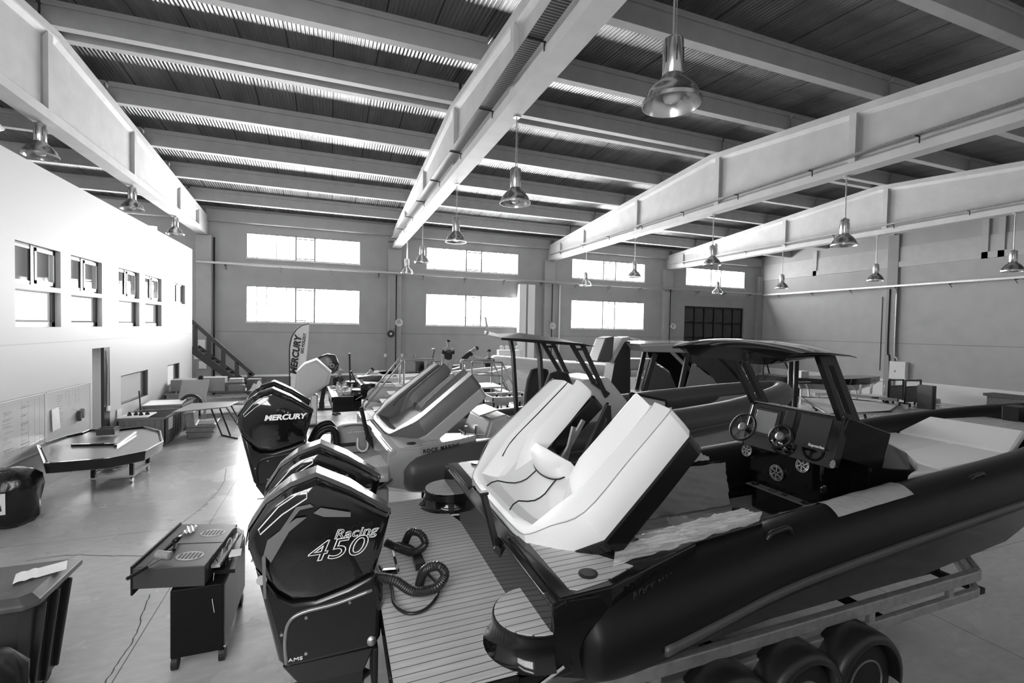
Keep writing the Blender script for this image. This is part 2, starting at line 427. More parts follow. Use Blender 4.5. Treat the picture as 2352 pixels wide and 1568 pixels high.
for a, c, z0, z1 in ((16.03,18.1,1.08,1.89), (20.03,21.43,1.08,1.86)):
    wn[0] += 1
    w = bpy.data.objects.new('window_%d' % wn[0], None); COL.objects.link(w); w['kind'] = 'structure'; w.location = (ox, a, z0); d = c-a; H = z1-z0
    m = MB(); m.box(-.16, -.02, d-.12, d, 0, H); m.box(-.16, -.02, 0, d, 0, .03); m.box(-.16, -.02, 0, d, H-.03, H); m.box(-.16, -.02, 0, .04, 0, H)
    m.build('window_frame', blk, w); MB().box(-.1, -.095, 0, d, 0, H).build('glass', glass, w)
area('office_room_light', (ox-2, 17.5, 2.8), 2.5, 3.5, (0,0,-1), 110)
area('office_room_light_far', (ox-2, 21.5, 2.8), 2, 2, (0,0,-1), 80)
area('hall_of_office_light', (ox-1.8, 14.5, 2.8), 1.5, 1.2, (0,0,-1), 60)
# doorway with black post and white cable
wn[0] += 1
dd = bpy.data.objects.new('door_1', None); COL.objects.link(dd); dd['kind'] = 'structure'; dd.location = (ox, 14.35, 0)
MB().box(-.06, .01, .62, .95, 0, 2.72).build('door_post', blk, dd)
MB().tube([(.03,.75,2.65),(.03,.8,2.2),(.03,.78,1.5),(.03,.78,1.2)], .012, 6).box(.02,.06,.7,.84,1.08,1.2).build('wall_cable', alu, dd)
# dark folding door of the far wall
dd = bpy.data.objects.new('door_2', None); COL.objects.link(dd); dd['kind'] = 'structure'; dd.location = (22.55, YF+.16, 0)
dm = mat('dark_door_steel', .045, .5, .2)
m = MB(); m.box(0, 5.32, 0, .05, 0, 5.17); cw = .86
for i in range(6):
    for j in range(5):
        x0, z1 = .1+i*cw, 5.05-j*1.05; x1, z0 = x0+cw-.05, z1-1.0
        m.add([(x0,0,z0),(x1,0,z0),(x1,0,z1),(x0,0,z1),(x1-.1,-.07,z0+.1)], [(0,1,4),(1,2,4),(2,3,4),(3,0,4)])
m.build('door_panel', dm, dd)
m = MB()
for i in range(7): m.box(.05+i*cw, .1+i*cw, -.08, 0, 0, 5.1)
for j in range(6): m.box(.05, 5.25, -.07, 0, 5.05-j*1.05, 5.1-j*1.05)
m.build('door_frame', blackmetal, dd)
# ================================================================ BOATS
def teak(name, g, axis=1, off=0.0):
    m = mat(name, g, .5, noise=.12, nscale=9, stretch=(.25, 3, 1)); return lines(m, axis, .0605, .006, .12, off)
teak_m = teak('teak_decking', .50)
teak_dark = teak('teak_under_film', .33)
gel_black = mat('black_gelcoat', .006, .10, coat=.15)
gel_grey = mat('grey_gelcoat', .34, .25, coat=.5)
gel_light = mat('light_grey_gelcoat', .5, .25, coat=.4)
tube_black = mat('black_hypalon', .008, .42, bump=.05, bscale=120, spec=.25)
tube_dark = mat('dark_hypalon', .07, .38)
tube_grey = mat('grey_hypalon', .16, .4)
vinyl_w = mat('white_vinyl', .88, .45)
vinyl_g = mat('grey_vinyl', .10, .45)
vinyl_g2 = mat('grey_vinyl_light', .30, .45)
seam_m = mat('seam_black', .01, .6)
chrome = mat('chrome', .8, .12, 1.0)
film_m = mat('clear_plastic_film', .9, .18, alpha=.42, bump=1.0, bscale=9)
film_w = mat('white_plastic_film', .9, .2, alpha=.58, bump=.8, bscale=8)

def lid(R, hx, hz, tilt, mw, mb, mp, L=1.0, seat=None):
    """U-shaped sun lounge on its hatch, hinged at the stern"""
    t = math.radians(tilt); c, s = math.cos(t), math.sin(t)
    def P(u, v, n): return (hx+u*L*c-n*s, v, hz+u*L*s+n*c)
    half = [((1.42,1.03),(1.50,.42),-.10,0), ((1.37,1.07),(1.46,.40),-.12,0), ((.9,1.09),(1.1,.40),-.15,0), ((.43,1.10),(.82,.40),-.17,0), ((.2,.9),(.73,.38),-.18,.3), ((.02,.72),(.70,.34),-.19,1), ((0,.45),(.64,.24),-.19,1), ((0,.2),(.62,.1),-.19,1)]
    st = half+[((o[0],-o[1]),(i[0],-i[1]),n,w) for o, i, n, w in reversed(half)]
    leg = [(0,-.21,0),(0,-.14,0),(.05,-.03,0),(.09,0,0),(.35,0,.05),(.44,0,.1),(.5,-.01,.3),(.60,0,.8),(.70,0,1.0),(.76,.02,.55),(.84,.05,.4),(.93,.03,.45),(.99,-.02,.8),(1,-.05,1.0),(1,-.06,1.0)]
    sea = [(0,-.21,0),(0,-.14,0),(.05,-.03,0),(.09,0,0),(.16,0,0),(.22,0,.12),(.28,0,.5),(.34,0,.78),(.45,0,.92),(.58,0,1),(.70,0,1),(.80,.0,1),(.9,0,1),(1,0,1),(1,-.01,1)]
    def cr(o, i, n, w, k):
        (a0, b0, c0), (a1, b1, c1) = leg[k], sea[k]; tt = a0+(a1-a0)*w; dn = b0+(b1-b0)*w; q = c0+(c1-c0)*w
        return P(o[0]+(i[0]-o[0])*tt, o[1]+(i[1]-o[1])*tt, dn+q*n)
    loops = [[cr(o, i, n, w, k) for k in range(len(leg))]+[P(o[0]+(i[0]-o[0])*.5, o[1]+(i[1]-o[1])*.5, -.225)] for o, i, n, w in st]
    h = MB(); lb = []
    for j, (o, i, n, w) in enumerate(st):
        oo = (o[0]-.015, o[1]*1.012)
        lb.append([P(*oo,-.37), P(*oo,-.205), P(*i,-.205), P(*i,-.37)])
    h.loft(lb)
    hatch = h.build('sun_lounge_hatch', mb, R, bevel=.015)
    cu = MB().loft(loops).build('cushion', mw, hatch, smooth=True, angle=28, bevel=.006)
    for kk, rng in ((6, range(0, 5)), (6, range(len(st)-5, len(st))), (3, range(len(st)))):
        m = MB().tube(spline([Vector(cr(*st[j], kk))+Vector((-s*.004, 0, c*.004)) for j in rng], 4), .0035 if kk == 3 else .0065, 5)
        m.build('piping', mp if kk == 6 else mat('fine_stitching', .35 if mw.name.startswith('white') else .08, .6), cu)
    if seat:
        for sg in (-1, 1):
            MB().tube([Vector(P(.62*(.2+.8*k/10), sg*(.30-.12*math.sin(PI*k/20)), 0))+(Vector(cr((0,0),(.62,0),-.19,1,4+int(k*.9)))-Vector(P(.62*sea[4+int(k*.9)][0],0,0)))+Vector((-s*.006,0,c*.006)) for k in range(11)], .0065, 5).build('piping', mp, cu)
        L2 = []
        for k in range(13):
            a = -1+2*k/12; v = .31*a; e = math.sqrt(max(.02, 1-a*a))
            L2.append([P(.70,v,-.22), P(.66-.10*e,v,-.20), P(.64-.11*e,v,-.13), P(.66-.08*e,v,-.06), P(.72,v,-.05), P(.74,v,-.10), P(.74,v,-.22)])
        m = MB().loft(L2).build('head_roll', mw, cu, smooth=True, angle=60)
        MB().tube([P(.635-.11*math.sqrt(max(.02,1-a*a)), .31*a, -.15) for a in [-1+k/8 for k in range(17)]], .0065, 5).build('piping', mp, m)
    return hatch, P

def rib(name, label, loc, yaw, pitch, mh, mt, decks=True, lid_args=None, tubetop=None, group=None, xend=10.0, teakm=None, foot=None):
    R = root(name, label, 'boat', loc, yaw, pitch, group)
    teakm = teakm or teak_m
    # hull with a deep V, hollow cockpit with the sole at -0.3
    X = [.86, 1.1, 1.6, 3, 5, 6.5, 7.8, 8.8, 9.5]
    Wd = [1.40, 1.42, 1.28, 1.0, .94, .90, .76, .5, .25]
    Zt = [.34, .34, .24, .14, .18, .24, .30, .38, .42]
    K = [-.55, -.62, -.72, -.85, -.9, -.82, -.6, -.3, .05]
    L = []
    for x, w, zt, k in zip(X, Wd, Zt, K):
        wi = w-.12 if x < 8 else w*.5; fl = -.3 if 1.5 < x < 8 else zt-.01
        zc = k+.45*(.4+.6*w/1.4)
        L.append([(x,-w,zt),(x,-w*1.02,zt-.12),(x,-w*.98,max(zc,k+.02)),(x,-w*.3,k+.18),(x,0,k),(x,w*.3,k+.18),(x,w*.98,max(zc,k+.02)),(x,w*1.02,zt-.12),(x,w,zt),(x,wi,zt),(x,wi,fl),(x,-wi,fl),(x,-wi,zt)])
    MB().loft(L).build('hull', mh, R, bevel=.02, smooth=True, angle=35)
    # swim platform
    pts = [(0,-1.4),(0,1.4),(.66,1.42),(.78,.95),(.9,.45),(.9,-.5),(.78,-.95),(.66,-1.42)]
    m = MB().prism([(x,y,-.16) for x, y in pts], (0,0,1), .155).box(.05,.9,-1.25,1.25,-.5,-.16)
    pf = m.build('swim_platform', mh, R, bevel=.02)
    MB().prism([(x*.985+.006,y*.99,-.006) for x, y in pts], (0,0,1), .012).build('teak_deck', teakm, pf)
    # transom wall and quarter blocks with teak tops
    MB().prism([(.84,-1.4,-.1),(.86,-1.42,.33),(.95,-1.42,.36),(1.0,-1.4,-.1)], (0,1,0), 2.82).build('transom', mh, R, bevel=.015)
    for sg in (-1, 1):
        q = MB().prism([(.9,sg*.55,.1),(.9,sg*1.41,.1),(1.25,sg*1.40,.1),(2.1,sg*1.14,.1),(2.1,sg*.92,.1)], (0,0,1), .262).build('quarter_deck', mh, R, bevel=.012)
        MB().prism([(1.0,sg*.72,.36),(1.0,sg*1.34,.36),(1.04,sg*1.37,.36),(1.25,sg*1.34,.36),(1.50,sg*1.25,.36),(1.32,sg*.98,.36)], (0,0,1), .008).build('teak_deck', teakm, q)
        MB().lathe([(.0,0),(.06,0),(.06,.008),(.045,.012),(0,.012)], 16, (1.18,sg*1.24,.368)).build('filler_cap', blackm, q)
        # rounded step pad
        P = []
        for k in range(17):
            a = PI*(.5+k/16); P.append((.86+.27*math.cos(a)*1.0, sg*(1.17+.26*math.sin(a))))
        sp = MB().loft([[(x*f+(1-f)*.9, y*f+(1-f)*sg*1.17, z) for x, y in P] for f, z in ((1.20, 0), (1.06, .03), (.97, .13), (1.0, .155), (.98, .175))]).build('step_pad', mh, R, smooth=True, angle=40)
        MB().prism([(x*.95+.05*.9, y*.95+.05*sg*1.17, .174) for x, y in P], (0,0,1), .008).build('teak_pad', teakm, sp)
        MB().tube([(.70,sg*1.44,-.10),(.9,sg*1.47,.02)], .012, 6).build('grab_rail', chrome if mh is gel_black else blackmetal, R)
    # inflatable collar
    pth = [(1.06,1.30,.02,.12),(1.085,1.30,.02,.20),(1.2,1.29,.02,.245),(1.55,1.24,.02,.265),(2.0,1.16,.03,.272),(2.7,1.03,.03,.272),(3.6,.95,.05,.275),(5,.92,.12,.275),(6.5,.90,.20,.27),(7.5,.83,.26,.265),(8.7,.58,.36,.25),(9.6,.28,.43,.235),(9.9,0,.46,.23)]
    full = pth+[(x,-y,z,r) for x, y, z, r in reversed(pth[:-1])]
    sp = spline([(x,y,z) for x, y, z, r in full], 5); rs = [v.x for v in spline([(r,0,0) for *_, r in full], 5)]
    tb = MB().tube(sp, rs, 24).build('inflatable_collar', mt, R, smooth=True)
    for sg in (-1, 1):
        off = [Vector((x, sg*(y+.985*r), z-.06)) for x, y, z, r in pth[3:]]
        off[-1] = Vector((10.14, 0, .41)); off[-2] = Vector((9.8, sg*.36, .38))
        MB().tube(spline(off, 5), .032, 8).build('rub_strake', tube_dark if mt is tube_black else mt, tb, smooth=True)
        for xx, yy in ((2.9, 1.07), (5.6, .98)):
            hp = [(xx-.13,sg*(yy+.05),.25+.03*(xx-2.9)),(xx-.09,sg*(yy+.06),.31+.03*(xx-2.9)),(xx,sg*(yy+.06),.325+.03*(xx-2.9)),(xx+.09,sg*(yy+.06),.33+.03*(xx-2.9)),(xx+.13,sg*(yy+.05),.27+.03*(xx-2.9))]
            MB().tube(spline(hp, 4), .02, 8).build('grab_handle', blackm, tb, smooth=True)
    # teak sole
    MB().box(1.65, 7.6, -.80, .80, -.302, -.29).build('teak_sole', teak_dark, R)
    return R

# ---------------------------------------------------------------- boat A, black, nearest
A = rib('inflatable_boat', 'black rigid inflatable boat in the foreground with teak stern platform and raised white lounge', (.33,3.77,1.5), -.5, 1.5, gel_black, tube_black)
lid(A, .92, .36, 41, vinyl_w, gel_black, seam_m, seat=True)
# black flag staff arm on the transom
m = MB(); a0 = at(1110, 1132, 0, .78, A); a1 = at(1140, 1252, 0, .84, A); a2 = at(1172, 1290, 0, .93, A)
m.bar(a0, a1, .045, .035).bar(a1, a2, .075, .05).bar(a2, Vector(a2)+Vector((.05, -.10, -.12)), .05)
m.box(a0.x-.035, a0.x+.035, a0.y-.03, a0.y+.03, a0.z-.01, a0.z+.012)
m.build('hatch_lift_arm', blackm, A, bevel=.004)
# square steel supports under the lounge
for p, q in (((1262,1205),(1318,980)), ((1222,1180),(1340,965))):
    MB().bar(at(*p, 1, .25, A), at(*q, 1, .25, A), .035).build('lounge_support', galv, A)
p0 = at(1290,1165,1,.05,A); p1 = at(1397,930,1,.05,A); p2 = at(1402,1020,1,.05,A)
MB().bar(p0, p1, .045).bar(p1, p2, .035).build('lounge_support', blackmetal, A)
MB().bar(at(1350,1060,1,-.1,A), at(1400,1005,1,-.1,A), .03).build('lounge_support', galv, A)
# moulded coamings inside the cockpit
for sg in (-1, 1):
    MB().prism([(2.12,sg*.66,-.29),(2.1,sg*.86,-.29),(2.1,sg*.86,.24),(2.12,sg*.70,.24)], (1,0,0), 2.0).build('side_bolster', gel_black, A, bevel=.02)
# console
C = MB(); C.box(4.36,4.9,-.38,.5,-.29,.62)
C.loft([[(x,-w,-.29),(x,-w*1.05,h*.6),(x,-w*.8,h),(x,w*.8,h),(x,w*1.05,h*.6),(x,w,-.29)] for x, w, h in ((4.78,.56,.80),(5.1,.62,.68),(5.5,.58,.52),(5.8,.5,.36),(5.95,.4,.2))])
con = C.build('console', gel_black, A, bevel=.03, smooth=True, angle=40)
MB().box(4.30,4.37,-.33,.46,.18,.56).build('console_door', gel_black, con, bevel=.01)
def dash(v, w, d=0.0):   # v up the dash 0..1, w lateral, d out of it
    return (4.30+.13*v-d, w, .60+.36*v+d*.36)
m = MB().prism([dash(-.35,.52,.02), dash(1,.52,.02), dash(1,-.56,.02), dash(-.35,-.56,.02)], (1,0,.0), .12)
m.prism([dash(0,-.50,-.02), dash(1.05,-.55,-.02), (5.0,-.6,.78), (4.9,-.58,.4)], (0,-1,0), .03)
ds = m.build('dashboard', gel_black, con, bevel=.008)
MB().bar(dash(1.02,.52,.03), dash(1.02,-.56,.03), .012).bar(dash(1.02,.52,.03), dash(-.35,.52,.03), .01).build('dash_edge', mat('edge_grey', .25, .3), ds)
def panel(y0, y1, v0, v1, d, nm, mm, par):
    return MB().prism([dash(v0,y0,d), dash(v1,y0,d), dash(v1,y1,d), dash(v0,y1,d)], (1,0,0), .02).build(nm, mm, par, bevel=.003)
p = panel(.45,.11,.02,.86,.03,'chart_plotter',blackm,ds); panel(.42,.15,.12,.78,.034,'plotter_screen',mat('reflecting_screen', .32, .12),p)
panel(.06,-.06,.45,.95,.03,'instrument_display',blackm,ds)
p = panel(-.13,-.46,.02,.92,.03,'navigation_display',mat('dark_screen_cover', .03, .5),ds)
text('Raymarine', .040, mat('print_white', .85, .5), p, face(dash(.12,-.385,.052), (0,-1,0), (.13,0,.36)), bold=.001)
def helm(c, r=.155):
    h = MB(); cen = Vector(c); ax = Vector((-.85,0,.5)).normalized(); yy = Vector((0,1,0)); zz = ax.cross(yy)
    h.tube([cen+(yy*math.cos(a)+zz*math.sin(a))*r for a in [2*PI*k/28 for k in range(28)]], .014, 8, closed=True)
    o = h.build('steering_wheel', blackm, con, smooth=True)
    s = MB()
    for a in (1.2, 1.45, 3.4, 3.65, 5.4, 5.65): s.bar(cen+(yy*math.cos(a)+zz*math.sin(a))*r*.25, cen+(yy*math.cos(a)+zz*math.sin(a))*r, .012, .006, up=ax)
    s.build('spokes', mat('spoke_grey', .12, .3, .5), o)
    MB().tube([cen-ax*.01, cen+ax*.02, cen+ax*.03], [.045,.045,.02], 16).build('hub', mat('hub_grey', .35, .3, .5), o)
    MB().tube([cen-ax*.14, cen], .025, 10).build('helm_column', blackm, o)
helm(at(1706, 980, 0, 3.98, A)); helm(at(1792, 1002, 0, 4.05, A), .12)
m = MB()
for w, v in ((-.02,-.12),(-.06,-.2),(.04,-.18),(.1,-.1)): m.tube([dash(v,w,.02), dash(v+.08,w-.01,.10)], [.028,.02], 10)
m.build('throttle_levers', chrome, ds, smooth=True)
def speaker_ring(c, r, nrm, mm, nm='loudspeaker', lab=None):
    c = Vector(c); ax = Vector(nrm).normalized(); u = ax.cross(Vector((0,0,1))).normalized(); v = ax.cross(u)
    o = MB().tube([c-ax*.01, c+ax*.012], r, 24).build(nm, blackm, con, smooth=True, angle=40)
    m = MB()
    for rr in (r*.98, r*.78): m.tube([c+ax*.015+(u*math.cos(a)+v*math.sin(a))*rr for a in [2*PI*k/28 for k in range(28)]], .004, 5, closed=True)
    for k in range(6):
        a = 2*PI*k/6; b1 = a+.5
        m.bar(c+ax*.016+(u*math.cos(a)+v*math.sin(a))*r*.15, c+ax*.016+(u*math.cos(b1)+v*math.sin(b1))*r*.95, .012, .004, up=ax)
    m.build('speaker_grille', mat('grille_grey', .55, .3, .6), o); return o
speaker_ring(at(1785,1085,0,4.29,A), .085, (-1,0,.0), chrome)
speaker_ring(at(1845,1068,0,4.30,A), .075, (-1,0,.25), chrome); speaker_ring(at(1717,1034,0,4.30,A), .07, (-1,0,.25), chrome)
b0 = MB().box(4.24,4.37,-.33,.46,.02,.03).build('teak_shelf', mat('shelf_teak', .16, .5, noise=.1), con)
for w in (.38, -.26): MB().lathe([(.045,0),(.05,.008),(.04,.008),(.035,-.02)], 16, (4.30,w,.032)).build('cup_holder', blackm, b0)
text('38', .07, seam_m, b0, face((4.30,0,.034), (0,-1,0), (1,0,0)))
MB().tube([(4.302+.045*math.cos(a), .14+.045*math.sin(a), .033) for a in [2*PI*k/20 for k in range(20)]], .003, 5, closed=True).build('emblem', seam_m, b0)
for px, py in ((1903,1063),(1884,1121)): 
    q = at(px, py, 1, -.62, A); MB().lathe([(0,0),(.04,0),(.04,.01),(.03,.02),(0,.02)], 16, (q.x, -.66, q.z), 'y').build('round_vent', chrome, con)
# windscreen posts and hard top
def zroof(w): return 1.71-.07*(abs(w)/.72)**2+.035*w
roofL = []
for x, th, dz in ((3.34,.03,-.03),(3.40,.17,.01),(3.65,.18,.03),(3.95,.12,.02),(4.22,.05,-.01),(4.30,.015,-.03)):
    lp = []
    for k in range(13):
        w = .74-.123*k; lp.append((x+(.06*abs(w)/.74 if x < 3.5 else 0), w, zroof(w)+dz))
    for k in range(12, -1, -1):
        w = .74-.123*k; e = 1-abs(w/.76)**4; lp.append((x+.05, w*.97, zroof(w)+dz-th*max(.15, e)-.01))
    roofL.append(lp)
roof = MB().loft(roofL).build('hard_top', gel_black, A, smooth=True, angle=40)
MB().lathe([(0,0),(.03,0),(.03,-.01),(0,-.01)], 12, (3.8,.15,1.57)).build('spot_light', chrome, roof)
for sg in (-1, 1):
    o = MB()
    b1, b2 = Vector((4.40,sg*.52,.93)), Vector((4.74,sg*.52,.78)); t1, t2 = Vector((4.02,sg*.55,1.60)), Vector((4.24,sg*.55,1.60))
    w = Vector((0,.03,0))
    for a1, a2, c1, c2 in ((b1, b1+Vector((.1,0,-.03)), t1, t1+Vector((.07,0,0))), (b2-Vector((.12,0,-.03)), b2, t2-Vector((.08,0,0)), t2)):
        o.add([a1-w, a2-w, c2-w, c1-w, a1+w, a2+w, c2+w, c1+w], [(0,3,2,1),(4,5,6,7),(0,1,5,4),(1,2,6,5),(2,3,7,6),(3,0,4,7)])
    f1 = b1.lerp(t1, -.0); f2 = b2.lerp(t2, 0); g1 = b1.lerp(t1, .2); g2 = b2.lerp(t2, .2)
    o.add([f1-w, f2-w, g2-w, g1-w, f1+w, f2+w, g2+w, g1+w], [(0,3,2,1),(4,5,6,7),(0,1,5,4),(1,2,6,5),(2,3,7,6),(3,0,4,7)])
    g1 = b1.lerp(t1, .85); g2 = b2.lerp(t2, .85)
    o.add([g1-w, g2-w, t2-w, t1-w, g1+w, g2+w, t2+w, t1+w], [(0,3,2,1),(4,5,6,7),(0,1,5,4),(1,2,6,5),(2,3,7,6),(3,0,4,7)])
    o.build('top_post', mat('satin_black', .02, .5), A, bevel=.006)
MB().prism([(4.46,-.5,.95),(4.46,.5,.95),(5.15,.42,.66),(5.15,-.42,.66)], (.2,0,1), .01).build('windscreen', mat('dark_glass', .01, .35, spec=.2), A)
# bow sun pad in segments
def pad(pts, z0, z1, mm, nm, par):
    return MB().prism([(x,y,z0) for x, y in pts], (0,0,1), z1-z0).build(nm, mm, par, bevel=.03, seg=3)
vb = mat('white_vinyl_bow', .92, .5)
bd = MB().prism([(5.0,-.62,-.29),(5.0,.62,-.29),(7.5,.62,-.29),(8.3,.4,-.1),(8.3,-.4,-.1),(7.5,-.62,-.29)], (0,0,1), .5).build('bow_deck_base', gel_black, A)
pad([(4.9,-.02),(5.0,-.60),(5.75,-.68),(5.9,-.02)], .22, .34, vb, 'bow_cushion', A)
pad([(5.77,-.68),(7.2,-.62),(7.2,-.02),(5.92,-.02)], .22, .34, vb, 'bow_cushion', A)
pad([(5.0,.0),(6.2,.0),(6.2,.68),(5.1,.66)], .22, .34, vb, 'bow_cushion', A)
pad([(6.22,.0),(7.2,.0),(7.2,.66),(6.22,.68)], .22, .34, vb, 'bow_cushion', A)
MB().add([(7.2,-.60,.26),(7.2,.60,.26),(7.75,.5,.46),(7.75,-.5,.46),(7.2,-.60,.36),(7.2,.60,.36),(7.72,.5,.56),(7.72,-.5,.56)], [(0,3,2,1),(4,5,6,7),(0,1,5,4),(1,2,6,5),(2,3,7,6),(3,0,4,7)]).build('bow_backrest', vb, A, bevel=.025, seg=3)
MB().prism([(7.78,-.45,.5),(7.78,.45,.5),(8.6,.3,.5),(8.6,-.3,.5)], (0,0,1), .02).build('bow_teak', teak_m, A)
MB().box(8.55,8.85,-.09,.09,.52,.72).box(8.8,9.3,-.05,.05,.55,.62).build('anchor_roller', blackmetal, A, bevel=.01)
text('ROCK MARINE', .07, mat('gloss_lettering', .03, .3), A, face((1.66,-1.315,.26), (.956,.29,0), (0,0,1)), space=1.2)
A_F = A

# ---------------------------------------------------------------- boat B, grey
B = rib('inflatable_boat', 'grey rigid inflatable boat behind the nearest one, lettered side and raised grey lounge', (-.31,7.18,1.54), 4.5, .5, gel_grey, tube_dark)
hb, PB = lid(B, .95, .34, 37, vinyl_g, gel_grey, seam_m)
MB().prism([PB(.03,-.7,.004), PB(.03,.7,.004), PB(.0,.7,-.15), PB(0,-.7,-.15)], (1,0,.0), .01).build('hatch_sill', gel_light, hb)
text('ROCK MARINE', .07, seam_m, B, face((1.55,-1.335,.295), (.956,.29,0), (0,0,1)), space=1.25, bold=.001)
m = MB(); a0 = at(829,935,0,.72,B); a1 = at(845,1003,0,.80,B); a2 = at(866,1030,0,.9,B)
m.bar(a0, a1, .05, .04).bar(a1, a2, .08, .05); m.build('hatch_lift_arm', blackm, B, bevel=.004)
for x in (1.95, 2.1):
    MB().tube([(x,-1.08,.30),(x+.02,-1.08,.50)], .018, 8).build('mooring_cleat', chrome, B)
MB().tube([(1.90,-1.08,.40),(2.22,-1.08,.36)], .014, 8).tube([(1.88,-1.04,.45),(2.0,-1.10,.37)], .01, 8).build('mooring_cleat', chrome, B)
for sg in (-1, 1): MB().prism([(2.12,sg*.66,-.29),(2.1,sg*.86,-.29),(2.1,sg*.86,.22),(2.12,sg*.70,.22)], (1,0,0), 2.2).build('side_bolster', gel_grey, B, bevel=.04)
MB().loft([[(2.35,-.55,-.2),(2.35,.55,-.2),(2.6,.45,.42),(2.6,-.45,.42)], [(2.9,-.6,-.2),(2.9,.6,-.2),(2.85,.5,.50),(2.85,-.5,.50)], [(3.5,-.6,-.2),(3.5,.6,-.2),(3.4,.5,.1),(3.4,-.5,.1)]]).build('seat_module', gel_grey, B, bevel=.04, seg=3)
MB().prism([(2.45,-.35,.46),(2.5,.35,.46),(2.8,.3,.53),(2.8,-.3,.53)], (0,0,1), .02).build('seat_cushion', vinyl_g2, B, bevel=.01)

# ---------------------------------------------------------------- outboards
def outboard_core(R, style, S_=1.0):
    """engine standing at the transom: local x forward, z up, origin on the mounting bracket top.  tilt = 0"""
    # cowl outline in x-z, from the photo of the nearest engine
    rc = [(-.80,.60),(-.79,.70),(-.69,.86),(-.56,.95),(-.41,1.0),(-.20,.89),(.06,.71),(.01,.50),(-.04,.34),(-.2,.285),(-.41,.24),(-.55,.25),(-.64,.32),(-.76,.48)]
    wd = [.12,.13,.165,.18,.18,.18,.12,.15,.17,.18,.19,.19,.17,.14]
    m = MB(); L = []
    for f in (-1, -.93, -.75, -.35, 0, .35, .75, .93, 1):
        sc = 1 if abs(f) < .8 else (.93 if abs(f) < .95 else .84)
        cx, cz = -.36, .60
        L.append([(cx+(x-cx)*sc, f*w*(1.0), cz+(z-cz)*sc) for (x, z), w in zip(rc, wd)])
    cw = m.loft(L).build('cowling', style['cowl'], R, bevel=.012, smooth=True, angle=28)
    # top ridge
    rd = [(-.815,.62,.07),(-.80,.71,.09),(-.70,.87,.10),(-.565,.965,.115),(-.41,1.015,.10),(-.20,.905,.11),(.065,.715,.07)]
    L = [[(x,-w,z-.01),(x-.0,-w*.8,z+.014),(x,w*.8,z+.014),(x,w,z-.01),(x,w*.8,z-.03),(x,-w*.8,z-.03)] for x, z, w in rd]
    MB().loft(L).build('top_ridge', style['ridge'], cw, smooth=True, angle=40)
    sg = 1
    for sgn in (-1, 1):
        # vent slots and stripes on the flank
        q = [(-.73,.73),(-.62,.86),(-.50,.94),(-.46,.94),(-.46,.90),(-.60,.81),(-.72,.70)]
        MB().tube([(x,sgn*(.172+.06*(x+.73)),z) for x, z in q], .004, 5, closed=True).build('vent_outline', mat('decal_white', .75, .4), cw)
        if style.get('stripe'):
            st = mat('decal_grey', .13, .35)
            for pl in ([(-.70,.58),(-.68,.66),(-.52,.78),(-.46,.78),(-.56,.70),(-.66,.52)], [(-.42,.80),(-.38,.83),(-.20,.78),(-.20,.75),(-.36,.77)], [(-.71,.56),(-.70,.30),(-.685,.30),(-.69,.58),(-.50,.83),(-.42,.84),(-.44,.86),(-.52,.85)]):
                MB().prism([(x, sgn*(.183 if x > -.55 else .183+.06*(x+.55)), z) for x, z in pl], (0,sgn,0), .003).build('stripe_decal', st, cw)
    # lower cowl, mid section, bracket and gear case
    lo = [(-.76,.47),(-.64,.31),(-.55,.24),(-.41,.23),(-.2,.28),(-.04,.34),(.01,.20),(.0,-.1),(-.04,-.16),(-.58,-.18),(-.62,-.13)]
    L = []
    for f in (-1, -.8, .8, 1):
        sc = 1 if abs(f) < .9 else .92
        L.append([(-.32+(x+.32)*sc, f*(.165 if x > -.7 else .12), .08+(z-.08)*sc) for x, z in lo])
    lw = MB().loft(L).build('lower_cowl', style['lower'], R, bevel=.015, smooth=True, angle=30)
    for sgn in (-1, 1):
        arc = [(-.57,-.14),(-.58,.0),(-.56,.12),(-.48,.17),(-.28,.19),(-.06,.24)]
        MB().tube([(x,sgn*.168,z) for x, z in spline([(a,0,b) for a, b in arc], 4) for x, z in [(x, z)]] if False else [(p.x, sgn*.168, p.z) for p in spline([(a,0,c_) for a, c_ in arc], 4)], .012, 6).build('panel_edge', style.get('edge', gel_black), lw, smooth=True)
        for x, z in ((-.60,.05),(-.46,.13),(-.2,.18),(-.46,-.10)): MB().lathe([(0,0),(.01,0),(.01,.006),(0,.008)], 8, (x, sgn*.168, z), 'y').build('bolt', chrome, lw)
    MB().loft([[(-.60,-.14,-.17),(-.60,.14,-.17),(-.04,.13,-.17),(-.04,-.13,-.17)], [(-.50,-.09,-.35),(-.50,.09,-.35),(-.10,.08,-.35),(-.10,-.08,-.35)], [(-.48,-.04,-.95),(-.48,.04,-.95),(-.10,.04,-.95),(-.10,-.04,-.95)]]).box(-.62,.0,-.13,.13,-.63,-.61).build('gear_housing', style['lower'], R, bevel=.012)
    MB().tube([(-.55,0,-1.0),(-.45,0,-1.0),(-.1,0,-1.0),(.02,0,-1.0)], [.05,.075,.075,.01], 14).build('torpedo', style['lower'], R, smooth=True)
    pr = MB().tube([(-.55,0,-1.0),(-.68,0,-1.0)], [.05,.03], 12).build('propeller', chrome, R)
    for k in range(4):
        a = k*PI/2; u = Vector((0,math.cos(a),math.sin(a))); v = Vector((0,-math.sin(a),math.cos(a)))
        c0 = Vector((-.61,0,-1.0))
        MB().prism([c0+u*.04, c0+u*.12+v*.08+Vector((.04,0,0)), c0+u*.19+v*.02, c0+u*.16-v*.06-Vector((.04,0,0)), c0+u*.05-v*.03], (1,0,0), .006).build('blade', chrome, pr)
    MB().box(-.05,-.015,-.15,.15,-.5,-.17).build('transom_bracket', blackmetal, R, bevel=.01); MB().box(-.08,.02,-.05,.05,.08,.22).build('hose_inlet', blackmetal, R, bevel=.02)
